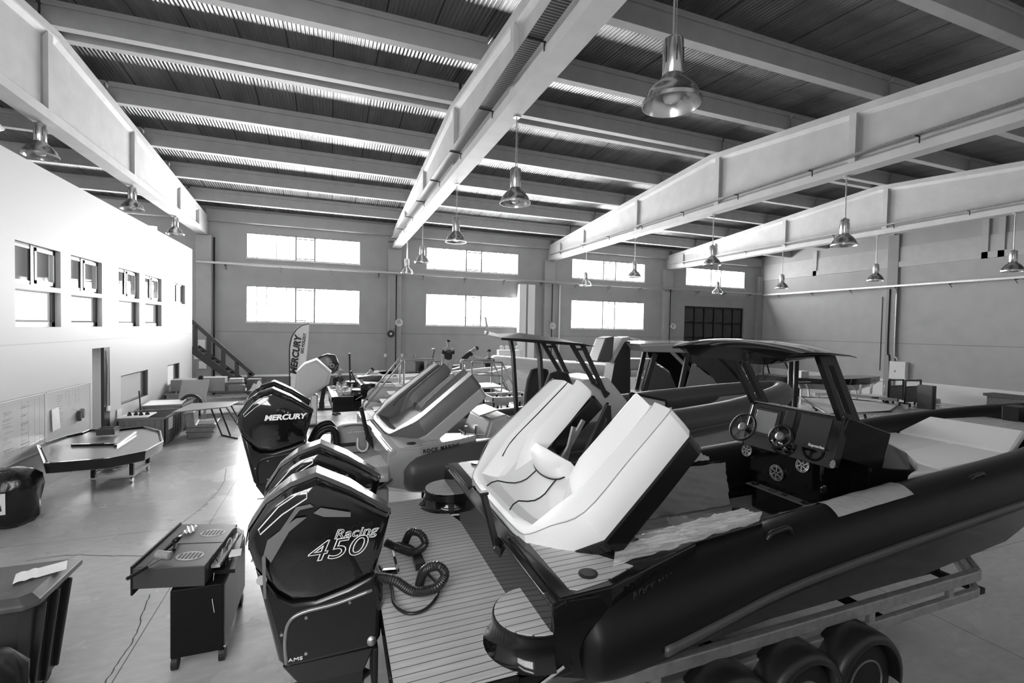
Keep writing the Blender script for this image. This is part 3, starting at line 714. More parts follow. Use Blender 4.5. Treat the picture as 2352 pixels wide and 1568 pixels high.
    MB().tube([(-.06,-.18,-.1),(-.06,.18,-.1)], .03, 12).build('trim_ram', galv, R, smooth=True)

def rigging(R, pts, r, mm, nm='rigging_hose', ribbed=False):
    sp = spline(pts, 10)
    if ribbed:
        rr = []; d = [0.0]
        for i in range(1, len(sp)): d.append(d[-1]+(sp[i]-sp[i-1]).length)
        n = int(d[-1]/.008); q = []; j = 0
        for k in range(n+1):
            t = d[-1]*k/n
            while j < len(d)-2 and d[j+1] < t: j += 1
            f = (t-d[j])/max(1e-6, d[j+1]-d[j]); q.append(sp[j].lerp(sp[j+1], min(1, f))); rr.append(r if k % 2 else r*.88)
        return MB().tube(q, rr, 14).build(nm, mm, R, smooth=False)
    return MB().tube(sp, r, 12).build(nm, mm, R, smooth=True)

blk_gloss = mat('black_engine_gloss', .006, .07, coat=1.0)
st450 = dict(cowl=blk_gloss, ridge=mat('silver_edge_gloss', .10, .12, .3, coat=1.0), lower=mat('dark_engine_satin', .010, .22, coat=.4), edge=mat('edge_silver', .30, .25, .6), stripe=True)
def place_engine(name, label, boat, y, z, group, style, x=0.0, tilt=0.0):
    l, M = FR[boat]; P = l+M.transposed() @ Vector((x, y, z))
    yy = math.degrees(math.atan2(M[0][1], M[0][0]))
    R = root(name, label, 'outboard motor', P, yy, tilt, group)
    return R
g4 = 'large black outboards on the stern of the nearest boat'
def racing(R):
    dw = mat('decal_white', .75, .4)
    cw = [k for k in kids(R) if k.name.startswith('cowling')][0]
    text('450', .175, dw, cw, face((-.29,-.186,.55), (1,0,.02), (0,0,1)), 'number_decal', outline=.003, shear=.3, sx=1.35)
    text('Racing', .085, dw, cw, face((-.17,-.186,.645), (1,0,-.0), (0,0,1)), 'lettering', outline=.002, shear=.3, sx=1.2)
    text('AMS', .028, dw, R, face((-.52,-.169,-.12), (1,0,0), (0,0,1)), sx=1.6)
    MB().lathe([(0,0),(.03,0),(.03,.006),(0,.006)], 16, (-.715,-.14,.40), 'y').build('round_badge', mat('badge_grey', .4, .3), cw)
E1 = place_engine('outboard_motor', 'black outboard marked Racing 450, nearer of the pair on the platform edge', A, -.40, -.08, g4, st450)
outboard_core(E1, st450); racing(E1)
E2 = place_engine('outboard_motor', 'second black outboard, half hidden behind the one marked Racing 450', A, .40, -.08, g4, st450)
outboard_core(E2, st450); racing(E2)
stM = dict(cowl=blk_gloss, ridge=mat('black_ridge', .02, .12, coat=1.0), lower=mat('dark_engine_satin', .012, .25), edge=gel_black)
g2 = 'black outboards on the stern of the grey boat'
E3 = place_engine('outboard_motor', 'black outboard with white brand lettering behind the grey boat', B, -.40, 0.02, g2, stM)
outboard_core(E3, stM)
cw = [k for k in kids(E3) if k.name.startswith('cowling')][0]
text('MERCURY', .09, mat('decal_white_solid', .85, .4), cw, face((-.27,-.186,.67), (1,0,-.0), (0,0,1)), bold=.004, shear=.2, sx=1.15)
E4 = place_engine('outboard_motor', 'black outboard whose top shows over the brand-lettered one', B, .42, 0.02, g2, stM)
outboard_core(E4, stM)
# engine hoses over the platforms
hose_m = mat('black_ribbed_hose', .02, .35)
def fp(px, py, z, R): return at(px, py, 2, z, R)
for pts in ([(862,1325,.20),(905,1332,.17),(950,1358,.07),(1000,1350,.08),(1022,1320,.13),(1005,1299,.2),(975,1310,.15),(963,1343,.0)], [(885,1245,.22),(915,1258,.16),(950,1268,.08),(976,1250,.10),(966,1226,.18),(943,1222,.17),(930,1247,.0)]):
    P = [at(x, y, 2, z, A) for x, y, z in pts]
    rigging(A, P, .034 if pts[0][0] == 862 else .032, hose_m, ribbed=True)
for pts in ([(872,1300),(898,1345),(905,1385),(935,1408),(975,1400),(1003,1370),(1003,1340),(975,1310)], [(890,1250),(925,1248),(955,1262),(965,1300)]):
    rigging(A, [tuple(at(x, y, 2, .03, A)) for x, y in pts], .011, mat('battery_cable', .015, .3), nm='battery_cable')
m = MB(); m.bar(at(897,1245,2,.12,A), at(912,1305,2,.10,A), .02).bar(at(880,1312,2,.06,A), at(915,1310,2,.08,A), .035)
m.build('steering_link', chrome, A, bevel=.003)
MB().bar(at(958,1280,2,.03,A), at(966,1300,2,.05,A), .075, .06).build('junction_box', blackm, A, bevel=.006)
for dy in (0, .42):
    q = [(716,1030,.40),(735,995,.55),(762,985,.6),(773,1005,.5),(772,1048,.05)]
    rigging(B, [tuple(Vector(at(x, y, 1, -.25, B))+Vector((0,dy,0))) for x, y, z in q], .045, tube_black)

# ---------------------------------------------------------------- boat trailer under A
gal = mat('trailer_galvanised', .5, .5, .7, noise=.15, nscale=12)
T = root('boat_trailer', 'galvanised triple axle boat trailer carrying the nearest black boat', 'trailer', (0,0,0))
def W(px, py, y): return at(px, py, 1, y)
ys = 2.9
for sg, yy in ((0, 2.9), (1, 4.6)):
    dy = yy-ys; V = Vector((0, dy, 0))
    a = W(1300,1590,ys); b_ = W(2245,1318,ys); c_ = Vector((b_.x+1.05, 3.72 if not sg else 3.8, b_.z-.03))
    a = Vector((a.x-1.2, ys, a.z-.03))
    m = MB().bar(a+V, b_+V, .07, .11).bar(b_+V, c_, .07, .11); m.build('side_rail', gal, T, bevel=.01)
    d0 = Vector((0,0,-.20)); m = MB().bar(a+V+d0, b_+V+d0*.95, .06, .09).bar(b_+V+d0*.95, c_+d0*.6, .06, .09).build('lower_rail', gal, T, bevel=.01)
    for k in range(5):
        p = (a+V).lerp(b_+V, .12+.2*k); MB().box(p.x-.04, p.x+.04, p.y-.02, p.y+.02, p.z-.2, p.z-.04).build('rail_bracket', gal, T)
tg = Vector((9.9, 3.76, .80))
MB().bar((8.0,3.76,.80), (10.9,3.76,.74), .1, .1).build('tongue', gal, T, bevel=.01)
MB().bar((8.9,3.66,.8), (8.7,3.66,1.45), .09, .09).build('winch_post', gal, T, bevel=.01)
for x in (1.2, 3.1, 5.0, 6.6): MB().bar((x,2.9,.66), (x,4.6,.66), .08, .06).build('cross_member', blackmetal, T)
for yy in (3.35, 4.2): MB().box(1.0, 6.6, yy-.06, yy+.06, .69, .80).build('hull_bunk', blackm, T)
tyre = mat('tyre_rubber', .012, .6); fend = mat('black_fender', .02, .38, spec=.6)
for i, (px, py) in enumerate(((1965,1532), (1812,1580), (1640,1640))):
    p = W(px, py, 2.78); x = p.x if i == 0 else T['wx']-.76*i
    if i == 0: T['wx'] = x
    for yy, s_ in ((2.78, -1), (4.74, 1)):
        w = MB().tube([(x,yy-.09,.35),(x,yy-.07,.35),(x,yy+.07,.35),(x,yy+.09,.35)], [.29,.35,.35,.29], 32).build('tyre', tyre, T, smooth=True, angle=40)
        rim = MB().lathe([(.0,-.02),(.07,-.02),(.08,0),(.12,.0),(.15,-.03),(.18,-.05),(.205,-.05),(.215,-.095),(.20,-.10),(.19,-.08),(0,-.03)] if s_ < 0 else [(0,.02),(.2,.05),(.21,.1),(0,.03)], 32, (x,yy,.35), 'y').build('wheel_rim', mat('wheel_rim_steel', .35, .35, .8), w, smooth=True, angle=30)
        m = MB(); L = []
        for k in range(19):
            a = math.radians(-12+204*k/18); c0, s0 = math.cos(a), math.sin(a)
            L.append([(x+.44*c0, yy+.14*s_, .37+.44*s0), (x+.44*c0, yy-.10*s_*-1*-1, .37+.44*s0), (x+.43*c0, yy-.0+s_*-.12, .37+.43*s0)])
        L = []
        for k in range(19):
            a = math.radians(-12+204*k/18); c0, s0 = math.cos(a), math.sin(a)
            prof = [(.42,-.15*s_),(.44,-.12*s_),(.44,.0),(.435,.10*s_),(.41,.145*s_),(.37,.155*s_),(.36,.15*s_),(.40,.135*s_),(.425,.09*s_),(.43,0),(.43,-.11*s_)]
            L.append([(x+r*c0, yy+t, .37+r*s0) for r, t in prof])
        MB().loft(L).build('fender', fend, T, smooth=True, angle=60)
for yy in (3.55,): pass
J = MB().bar((10.75,3.9,.1), (10.7,3.9,1.25), .07); J.build('jockey_leg', gal, T)
MB().tube([(10.78,3.86,.1),(10.78,3.94,.1)], .1, 16).build('jockey_wheel', tyre, T, smooth=True, angle=40)
del T['wx']

# ---------------------------------------------------------------- protective film and loose cables in boat A
def sheet_on(name, label, pts4, amp, m_, nu=24, nv=14, parent=None, seed=1):
    """wrinkled film stretched between four corners"""
    r = random.Random(seed); a, b2, c2, d2 = [Vector(p) for p in pts4]
    n = (b2-a).cross(d2-a).normalized(); f = [(r.uniform(5, 26), r.uniform(4, 20), r.uniform(0, 6)) for _ in range(7)]
    if n.z < 0: n = -n
    def fn(u, v):
        p = (a.lerp(b2, u)).lerp(d2.lerp(c2, u), v); h = 1.2-sum(abs(math.sin(fx*u+fy*v+ph))**.7 for fx, fy, ph in f)/5
        return p+n*(amp*h+.004)
    o = MB().grid(fn, nu, nv).build(name, m_, None, smooth=True)
    return tag(o, label, 'plastic film')
def Aw(px, py, ax, v):
    l, M = FR[A]; return l+M.transposed() @ at(px, py, ax, v, A)
def Al(x, y, z):
    l, M = FR[A]; return l+M.transposed() @ Vector((x, y, z))
zf = lambda px, py, z: (lambda q: FR[A][0]+FR[A][1].transposed() @ q)(at(px, py, 2, z, A))
MB().prism([at(*q, 2, .10, A) for q in ((1330,1315),(1560,1255),(1700,1240),(1745,1262))][:0] or [(1.75,-1.10,.1),(1.8,-.92,.1),(2.9,-.78,.1),(2.9,-.98,.1)], (0,0,1), .24).build('seat_box', gel_black, A, bevel=.02)
sheet_on('plastic_film', 'crumpled clear film draped over the near side seat box of the black boat', [Al(1.75,-1.10,.355), Al(2.9,-.97,.355), Al(2.9,-.78,.355), Al(1.75,-.90,.355)], .05, film_w, 90, 24, seed=3)
sheet_on('plastic_film', 'clear film with one loose corner hanging over the near collar of the black boat', [Al(1.35,-1.25,.38), Al(2.8,-1.03,.36), Al(2.9,-.97,.40), Al(1.5,-1.05,.40)], .04, film_m, 90, 20, seed=5)
sheet_on('plastic_film', 'thick bright film wrapped over the far inner side of the black boat behind the lounge', [Al(2.5,.66,.25), Al(3.9,.66,.27), Al(3.9,.92,.345), Al(2.5,.95,.325)], .06, film_w, 90, 24, seed=8)
sheet_on('plastic_film', 'clear film hanging down the far inner side wall of the black boat', [Al(2.3,.62,-.27), Al(4.15,.62,-.27), Al(4.1,.65,.24), Al(2.4,.65,.24)], .05, film_m, 90, 24, seed=9)
def drape(name, label, x0, x1, a0, a1, m_, seed=1, lift=.006, amp=.012, skew=0.0):
    """film lying on the round of the near collar"""
    r = random.Random(seed); f = [(r.uniform(4, 13), r.uniform(3, 8), r.uniform(0, 6)) for _ in range(5)]
    X_ = [2.7, 3.6, 5, 6.5]; Y_ = [1.03, .95, .92, .90]; Z_ = [.03, .05, .12, .20]
    def lp(T, x):
        for i in range(3):
            if x <= X_[i+1]: return T[i]+(T[i+1]-T[i])*(x-X_[i])/(X_[i+1]-X_[i])
        return T[-1]
    def fn(u, v):
        x = x0+(x1-x0)*u+skew*v; a = math.radians(a0+(a1-a0)*v); h = sum(abs(math.sin(fx*u+fy*v+ph)) for fx, fy, ph in f)/5
        rr = .277+lift+amp*h; return Al(x, -lp(Y_, x)+rr*math.cos(a), lp(Z_, x)+rr*math.sin(a))
    return tag(MB().grid(fn, 26, 14).build(name, m_, None, smooth=True), label, 'plastic film')
drape('plastic_film', 'milky film patch lying on the near collar of the black boat beside the console', 3.75, 4.75, 55, 118, film_w, seed=4, skew=-.15)
drape('plastic_film', 'narrow white film edge along the inside of the near collar, aft of the film patch', 2.9, 3.8, 35, 62, film_w, seed=6)
sheet_on('plastic_film', 'torn clear film lying flat on the cockpit floor of the black boat', [Al(2.6,.05,-.285), Al(3.9,.1,-.285), Al(3.7,.55,-.285), Al(2.6,.6,-.285)], .03, film_m, 30, 14, seed=11)
sheet_on('plastic_film', 'small peaked scrap of milky film on the cockpit floor', [Al(3.0,.22,-.27), Al(3.3,.12,-.27), Al(3.35,.4,-.25), Al(3.1,.45,-.25)], .12, film_w, 12, 10, seed=12)
sheet_on('plastic_film', 'clear film strip tucked under the near edge of the raised lounge', [Al(1.55,-.80,.30), Al(1.95,-.84,.30), Al(1.95,-.70,.26), Al(1.5,-.62,.26)], .04, film_w, 20, 10, seed=13)
# dark hatch well in the near seat box
MB().box(2.0,2.6,-.72,-.5,-.28,.20).build('seat_locker', gel_black, A, bevel=.03)
# coil of black cable
cb = []; r = random.Random(5); c0 = Al(3.15, -.12, -.28); l, M = FR[A]
for k in range(170):
    a = k*.42; rr = .11+.035*math.sin(k*.37)+.03*r.random(); cb.append(c0+Vector((rr*1.25*math.cos(a)+.02*math.sin(k*.11), rr*math.sin(a), .006+.0003*k+.008*r.random())))
cb += [c0+Vector((-.2,-.05,.01)), c0+Vector((-.38,-.04,.01)), c0+Vector((-.48,.05,.01)), c0+Vector((-.36,.12,.01)), c0+Vector((-.22,.08,.012))]
tag(MB().tube(spline(cb, 2), .006, 5).build('cable_coil', mat('cable_black', .012, .5), smooth=True), 'coil of thin black cable lying on the cockpit floor', 'cable')
wc = [c0+Vector(v) for v in ((-.15,-.02,.03),(-.05,.07,.05),(.06,.05,.05),(.07,-.05,.05),(-.05,-.08,.04),(-.22,-.03,.02),(-.2,-.18,.01),(-.14,-.3,.01))]
tag(MB().tube(spline(wc, 8), .006, 6).build('white_cable', mat('cable_white', .7, .5), smooth=True), 'thin white cable looped through the black coil', 'cable')
pl = root('connector_lead', 'white lead with a square black plug standing out of the cockpit floor', 'cable', tuple(Al(3.62,-.12,-.29)))
MB().tube(spline([(0,0,.02),(-.1,.02,.01),(-.16,.06,.1),(-.06,.05,.26),(.02,.03,.20),(.04,.0,.08),(.02,0,.0)], 8), .009, 8).build('lead', mat('cable_white', .7, .5), pl, smooth=True)
MB().box(-.1,-.03,.02,.08,.24,.31).build('plug', blackm, pl, bevel=.004)
MB().lathe([(0,0),(.06,0),(.06,.015),(.04,.05),(0,.05)], 14).build('deck_socket', blackm, pl)

# ---------------------------------------------------------------- life raft valise, chain on boat B
l, M = FR[B]
def Bl(x, y, z): return l+M.transposed() @ Vector((x, y, z))
v0 = root('life_raft_bag', 'pale rounded canvas life raft bag with dark handle on the grey boat platform', 'bag', tuple(Bl(.62,.02,.01)), 4.5)
bagm = mat('pale_canvas', .24, .7, noise=.12, nscale=9, bump=.3, bscale=12)
L = []
for k in range(9):
    y = -.16+.32*k/8; e = 1-.25*abs(k/4-1)**3
    L.append([(.29*e*((abs(math.cos(a))**.6)*(1 if math.cos(a) > 0 else -1)), y, .21+.21*e*((abs(math.sin(a))**.7)*(1 if math.sin(a) > 0 else -1))) for a in [2*PI*j/24 for j in range(24)]])
bg = MB().loft(L).build('bag_body', bagm, v0, smooth=True, angle=60)
MB().box(-.2,.02,-.172,-.158,.13,.18).build('handle_patch', blackm, v0)
MB().tube(spline([(.05,-.17,.24),(.05,-.19,.10),(.12,-.2,.05),(.18,-.19,.10),(.18,-.17,.24)], 6), .012, 6).build('webbing_loop', mat('webbing_white', .7, .6), v0)
MB().tube([(.29*math.cos(a), -.10, .21+.21*math.sin(a)) for a in [PI*j/14 for j in range(15)]], .006, 5).build('zip', blackm, v0)
text('length of painter line', .03, mat('webbing_white', .7, .6), v0, face((.03,-.168,.33), (1,0,0), (0,0,1)))
MB().tube(spline([Bl(.50,-.95,.03), Bl(.6,-.90,.05), Bl(.72,-.88,.10), Bl(.8,-.9,.15)], 20), [.012 if k % 2 else .006 for k in range(61)], 6).build('safety_chain', galv)
tag(bpy.data.objects['safety_chain'], 'short steel chain lying across the grey boat platform', 'chain')

def cradle(boat, label, xs):
    l, M = FR[boat]; p0 = l+M.transposed() @ Vector((xs[0], 0, -.8)); R = root('boat_cradle', label, 'cradle', (p0.x, p0.y, 0))
    for x in xs:
        k = -.72-.06*min(2, max(0, x-1.6)); p = l+M.transposed() @ Vector((x, 0, k)); q = p-Vector((p0.x, p0.y, 0))
        MB().box(q.x-.1, q.x+.1, q.y-.7, q.y+.7, 0, .12).box(q.x-.07, q.x+.07, q.y-.12, q.y+.12, .1, p.z-.02).bar((q.x,q.y-.6,.1),(q.x,q.y-.75,p.z+.16),.07).bar((q.x,q.y+.6,.1),(q.x,q.y+.75,p.z+.16),.07).build('keel_support', blackmetal, R)
cradle(B, 'dark steel cradle supports under the grey lettered boat', (1.8, 4.5, 7.0))
# ================================================================ LAMPS
lampm = mat('aluminium_shade', .62, .2, .95, noise=.12, nscale=5)
def lamp(label, x, y, zr, ztop_):
    R = root('pendant_lamp', label, 'lamp', (x, y, zr), group=None)
    MB().tube([(0,0,.70),(0,0,ztop_-zr)], .011, 8).tube([(.035,0,.72),(.03,0,ztop_-zr-.05)], .005, 5).tube([(0,0,ztop_-zr-.02),(0,0,ztop_-zr)], .07, 12).build('rod', galv, R)
    m = MB().lathe([(0,.72),(.04,.72),(.045,.69),(.10,.68),(.105,.66),(.105,.30),(.10,.29),(0,.29)], 28); hs = m.build('ballast_housing', lampm, R, smooth=True, angle=30)
    for k in range(6):
        a = k*PI/3+.2; MB().bar((.105*math.cos(a),.105*math.sin(a),.42), (.105*math.cos(a),.105*math.sin(a),.58), .012, .006).build('vent_slot', blackm, hs)
    MB().lathe([(.105,.31),(.13,.27),(.20,.21),(.26,.13),(.293,.045),(.305,.04),(.305,0),(.295,0),(.285,.045),(.25,.125),(.19,.20),(.10,.26)], 40).build('lamp_shade', lampm, R, smooth=True, angle=50)
    MB().lathe([(0,.26),(.035,.26),(.045,.20),(.085,.15),(.095,.08),(.07,.03),(0,.02)], 20).build('bulb', mat('opal_bulb', .75, .25), R, smooth=True)
    return R
L0 = lamp('largest hanging aluminium lamp, top centre right, its dark inside visible', 3.35, 4.18, 5.79, 7.52)
for lb, x, y, z in (('hanging aluminium lamp second in the row under the centre beam', 3.35, 8.77, 5.84), ('hanging aluminium lamp third in the row under the centre beam', 3.35, 13.5, 5.86),
                    ('hanging aluminium lamp in front of the tray, left of the second window pair', 3.35, 19.0, 5.93), ('small hanging lamp lowest in the row under the centre beam', 3.35, 23.1, 5.93),
                    ('hanging aluminium lamp right of centre under the long right beam, nearest of its row', 12.5, 8.6, 5.72), ('hanging lamp between the third window pair and the next beam', 12.5, 13.2, 5.75),
                    ('hanging lamp in front of the third upper window', 12.5, 17.8, 5.76), ('hanging lamp furthest in the row before the third upper window', 12.5, 22.1, 5.73),
                    ('hanging lamp at the right edge of the photo with the bulb poking out', 21.1, 8.9, 5.6), ('hanging lamp second from the right edge against the right wall', 21.1, 13.15, 5.66),
                    ('hanging lamp in front of the right wall corner', 21.1, 17.55, 5.66), ('hanging lamp in front of the fourth upper window, above the dark door', 21.1, 21.8, 5.66)):
    c = copy_tree(L0, None, (x, y, z), None, lb); fs = (7.525-z-.7)/1.03
    for k in kids(c):
        if k.name.startswith('rod'): k.scale = (1, 1, fs); k.location = (0, 0, .7*(1-fs))
for lb, y in (('lamp close under the left beam beside the wrapped bundle', 12.9), ('lamp under the left beam, middle one above the office wall', 17.8), ('lamp under the left beam furthest from the camera', 22.1)):
    c = copy_tree(L0, None, (-5.7, y, 6.8), None, lb)
    for k in kids(c):
        if k.name.startswith('rod'): k.scale = (1, 1, .42)
        if k.name.startswith('rod'): k.location = (0, 0, .42)
# plastic-wrapped bundle hanging at the left beam
R = root('wrapped_bundle', 'bundle wrapped in clear plastic hanging at the left edge under the beam', 'bundle', (-5.9, 11.3, 6.9))
MB().tube(spline([(-.3,-.35,.05),(0,-.2,.02),(.05,0,.0),(.08,.35,.03),(.1,.6,.08)], 6), [.05,.12,.2,.24,.25,.22,.2,.22,.26,.24,.2,.18,.22,.26,.24,.2,.16,.14,.12,.1,.08,.06,.05,.04,.03], 12).build('plastic_wrap', mat('wrap', .75, .25, alpha=.75, bump=1.0, bscale=14), R, smooth=True)
MB().bar((0,.1,.1), (0,.1,.62), .012).build('hanger', galv, R)

# ================================================================ CABLE TRAYS, CONDUIT, WALL EQUIPMENT
tray_m = mat('perforated_tray', .42, .4, .85, noise=.3, nscale=30)
tray_d = mat('perforated_tray_dark', .05, .5, .4); lines(tray_d, 1, .06, .015, 6.0)
def tray(name, label, a, b, w, h, m_, brk, axis):
    R = root('cable_tray', label, 'cable tray', a); d = Vector(b)-Vector(a)
    MB().bar((0,0,0), d, w, .012).bar(Vector((0,0,h/2)), d+Vector((0,0,h/2)), .008, h).build('tray', m_, R)
    n = int(d.length/brk)
    for k in range(n):
        p = d*((k+.5)/n); m = MB()
        if axis == 'y': m.bar(p+Vector((-w*.5,0,-.02)), p+Vector((w*.7,0,-.02)), .02).bar(p+Vector((w*.6,0,-.02)), p+Vector((w*.6,0,-.16)), .02)
        elif axis == 'x': m.bar(p+Vector((0,-.1,-.03)), p+Vector((0,.35,-.03)), .03).bar(p+Vector((0,-.05,-.04)), p+Vector((0,.3,-.22)), .02)
        else: m.bar(p+Vector((-.1,0,-.03)), p+Vector((.2,0,-.03)), .03).bar(p+Vector((-.05,0,-.04)), p+Vector((.18,0,-.2)), .02)
        m.build('bracket', blackmetal, R)
    return R
tray('t', 'dark perforated cable tray along the side of the centre beam', (2.86,3.0,7.82), (2.86,25.6,7.76), .26, .07, tray_d, 2.3, 'y')
tray('t', 'thin cable tray along the side of the long right beam', (12.05,3.0,7.84), (12.05,25.6,7.78), .14, .06, tray_m, 2.3, 'y')
tray('t', 'thin cable tray along the rightmost free beam', (20.78,4.0,7.84), (20.78,25.6,7.78), .14, .06, tray_m, 2.3, 'y')
tray('t', 'long perforated cable tray running across the far wall', (-5.86,25.82,6.17), (29.2,25.82,6.17), .2, .1, tray_m, 2.2, 'x')
tray('t', 'perforated cable tray along the right wall', (29.1,25.7,6.1), (29.1,6,6.1), .2, .1, tray_m, 2.2, 'r')
def conduit(label, x, z0, z1, y=25.85, r=.03, m_=None, name='conduit_pipe'):
    return tag(MB().tube([(x,y,z0),(x,y,z1)], r, 8).build(name, m_ or blackmetal, smooth=True), label, 'pipe')
conduit('dark pipe down the first far column', 3.22, 0, 6.1); conduit('dark pipe down the second far column', 12.38, 0, 6.1); conduit('dark pipe down the third far column', 21.05, 0, 6.1)
conduit('white downpipe beside the second far column', 13.0, .5, 6.1, 26.1, .05, white_m)
conduit('dark pipe beside the corner column at far left', -5.15, 0, 7.4, 25.9, .04)
conduit('thin grey pipe on the first far column', 2.9, 0, 6.1, 25.88, .015, wall_m)
for lb, x in (('pair of white air ducts against the second lower window, left one', 10.45), ('pair of white air ducts against the second lower window, right one', 11.0)):
    tag(MB().box(x-.22, x+.22, 25.75, 26.19, 1.6, 6.0).build('air_duct', mat('duct_white', .72, .4), bevel=.02), lb, 'duct')
def horn(label, x, y, z, rz=0):
    R = root('horn_loudspeaker', label, 'loudspeaker', (x, y, z), rz)
    MB().lathe([(.06,.25),(.07,.18),(.1,.1),(.16,0),(.2,0),(.2,-.03),(.15,-.02),(.05,.08)], 20, (0,0,0), 'y').build('horn', mat('speaker_grey', .55, .5), R, smooth=True, angle=40)
    MB().box(-.05,.05,.2,.34,-.05,.05).box(-.02,.02,.22,.34,.05,.3).build('wall_bracket', galv, R)
    MB().lathe([(0,-.02),(.05,0),(.04,.08),(0,.1)], 12, (0,0,0), 'y').build('driver', galv, R)
horn('grey horn loudspeaker on the first far column', 3.34, 25.55, 3.6); horn('grey horn loudspeaker on the second far column', 12.3, 25.55, 3.6); horn('grey horn loudspeaker on the third far column', 21.1, 25.55, 3.75)
R = root('hose_reel', 'round black hose reel on the first far column', 'hose reel', (2.95, 25.8, 3.0))
MB().lathe([(0,0),(.17,0),(.19,.03),(.19,.1),(0,.1)], 24, (0,-.08,0), 'y').build('reel', blackm, R, smooth=True, angle=40)
MB().lathe([(0,0),(.06,0),(.06,.03),(0,.03)], 14, (0,-.1,0), 'y').build('hub', galv, R)
for lb, x in (('small white socket box left of the first far column', 2.72), ('small white socket box right of the first far column', 3.58)):
    tag(MB().box(x-.07, x+.07, 26.05, 26.2, 1.75, 1.92).build('socket_box', white_m, bevel=.01), lb, 'socket')
R = root('electric_cabinet', 'tall white electric cabinet fixed to the right wall', 'cabinet', (29.395, 16.85, 1.0))
MB().box(-.25,0,-.4,.42,0,.98).build('cabinet_body', white_m, R, bevel=.01); MB().box(-.27,-.25,-.38,.40,.02,.96).build('cabinet_door', mat('cabinet_door', .72, .4), R, bevel=.005)
MB().box(-.285,-.27,.1,.13,.4,.5).build('lock', blackm, R)
for lb, y, zz in (('grey conduit curving down to the cabinet on the right wall', 17.0, 2.0), ('dark conduit left of the cabinet on the right wall', 17.35, 0.2)):
    tag(MB().tube(spline([(29.25,y+.1,6.0),(29.25,y+.1,2.6),(29.25,y,2.2),(29.25,y-.1,zz)], 6), .035, 8).build('conduit_pipe', galv if zz > 1 else blackmetal, smooth=True), lb, 'pipe')
tag(MB().tube([(29.385,17.9,5.6),(29.385,17.9,1.4)], .02, 6).build('conduit_pipe', blackmetal), 'thin dark conduit left of the right wall column', 'pipe')
# weighing scale unit seen above the far boats: white box with four round dials
R = root('gauge_panel', 'white panel with four round gauges above the far inflatable', 'gauges', tuple(at(1170,830,1,24)))
MB().box(-.6,.6,0,.4,-.1,.62).box(-.8,1.2,0,.5,-2.4,-.12).build('panel_body', white_m, R, bevel=.02)
for k in range(4): MB().lathe([(0,0),(.12,0),(.12,.05),(0,.05)], 18, (-.45+.3*k,-.06,.75), 'y').build('gauge', mat('dial', .7, .3), R)
MB().box(-.1,.3,-.02,0,.1,.25).build('label_plate', blackm, R)

# ================================================================ STAIRS
sm = mat('dark_brown_steel', .035, .5)
R = root('staircase', 'dark steel staircase with flat handrail rising to the office upper floor', 'staircase', (-2.9, 24.2, 0))
def sp_(px, py, y): return Vector(at(px, py, 1, y))-Vector((-2.9, 24.2, 0))
for y, nm in ((23.9, 'near'), (24.9, 'far')):
    a, b_ = sp_(438,800,23.9), sp_(608,925,23.9); dy = Vector((0, y-23.9, 0)); b_ = a+(b_-a)*((a.z)/(a.z-b_.z))
    MB().bar(a+dy, b_+dy, .05, .28).build('stringer', sm, R)
    if nm == 'near': A0, B0 = a, b_
a2, b2_ = sp_(440,737,23.9), sp_(583,862,23.9)
MB().bar(a2, b2_, .04, .16).build('handrail', sm, R)
for f in (.06, .27, .5, .72, .93):
    t = a2.lerp(b2_, f); bt = A0.lerp(B0, (t.x-A0.x)/(B0.x-A0.x)); MB().bar((t.x,t.y,t.z-.05), (t.x,t.y,bt.z-.1), .04, .17).build('baluster', sm, R)
for k in range(14):
    p = A0.lerp(B0, (k+.5)/14); MB().box(p.x-.14, p.x+.14, p.y, p.y+1.0, p.z-.02, p.z+.02).build('tread', sm, R)
tag(MB().box(-5.95,-5.5,25.86,25.9,1.7,2.6).build('paper_notice', white_m), 'pale notice sheet on the corner column behind the stairs', 'notice')
tag(MB().box(-5.75,-5.45,25.85,25.9,1.25,1.6).build('paper_notice', white_m), 'smaller pale sheet below the notice behind the stairs', 'notice')

# ================================================================ FLAG
fy = 22.5; fb = at(663,918,1,fy)
R = root('feather_flag', 'tall white feather flag with dark vertical lettering by the far wall', 'flag', (fb.x, fy, 0))
def fl(px, py): p = at(px, py, 1, fy); return (p.x-fb.x, 0, p.z)
out = [(668,905),(668,850),(667,800),(672,775),(682,758),(695,748),(710,744),(708,780),(703,830),(698,880),(690,905)]
p = [fl(*q) for q in out]
fo_ = MB().prism([(x, .0+.0*z, z) for x, _, z in p], (0,1,0), .01).build('flag_cloth', mat('flag_white', .8, .6), R)
pole = [fl(*q) for q in [(665,925),(665,850),(665,800),(670,773),(681,756),(694,747),(710,743)]]
pole[0] = (pole[0][0], 0, 0.0)
MB().tube(spline(pole, 5), .022, 8).build('pole', blackm, R)
MB().bar((-.4,-.25,.02), (.4,.25,.02), .05).bar((-.4,.25,.02), (.4,-.25,.02), .05).build('cross_base', blackmetal, R)
q = fl(683, 810); text('MERCURY', .36, mat('flag_ink', .02, .6), fo_, face((q[0]-.06,-.02,q[2]-.1), (.12,0,1), (-1,0,.12)), bold=.016, shear=.2, sx=1.02)
q = fl(698, 807); text('GO BOLDLY.', .15, mat('flag_ink', .02, .6), fo_, face((q[0]-.02,-.02,q[2]+.35), (.12,0,1), (-1,0,.12)), bold=.006, shear=.2, sx=1.05)

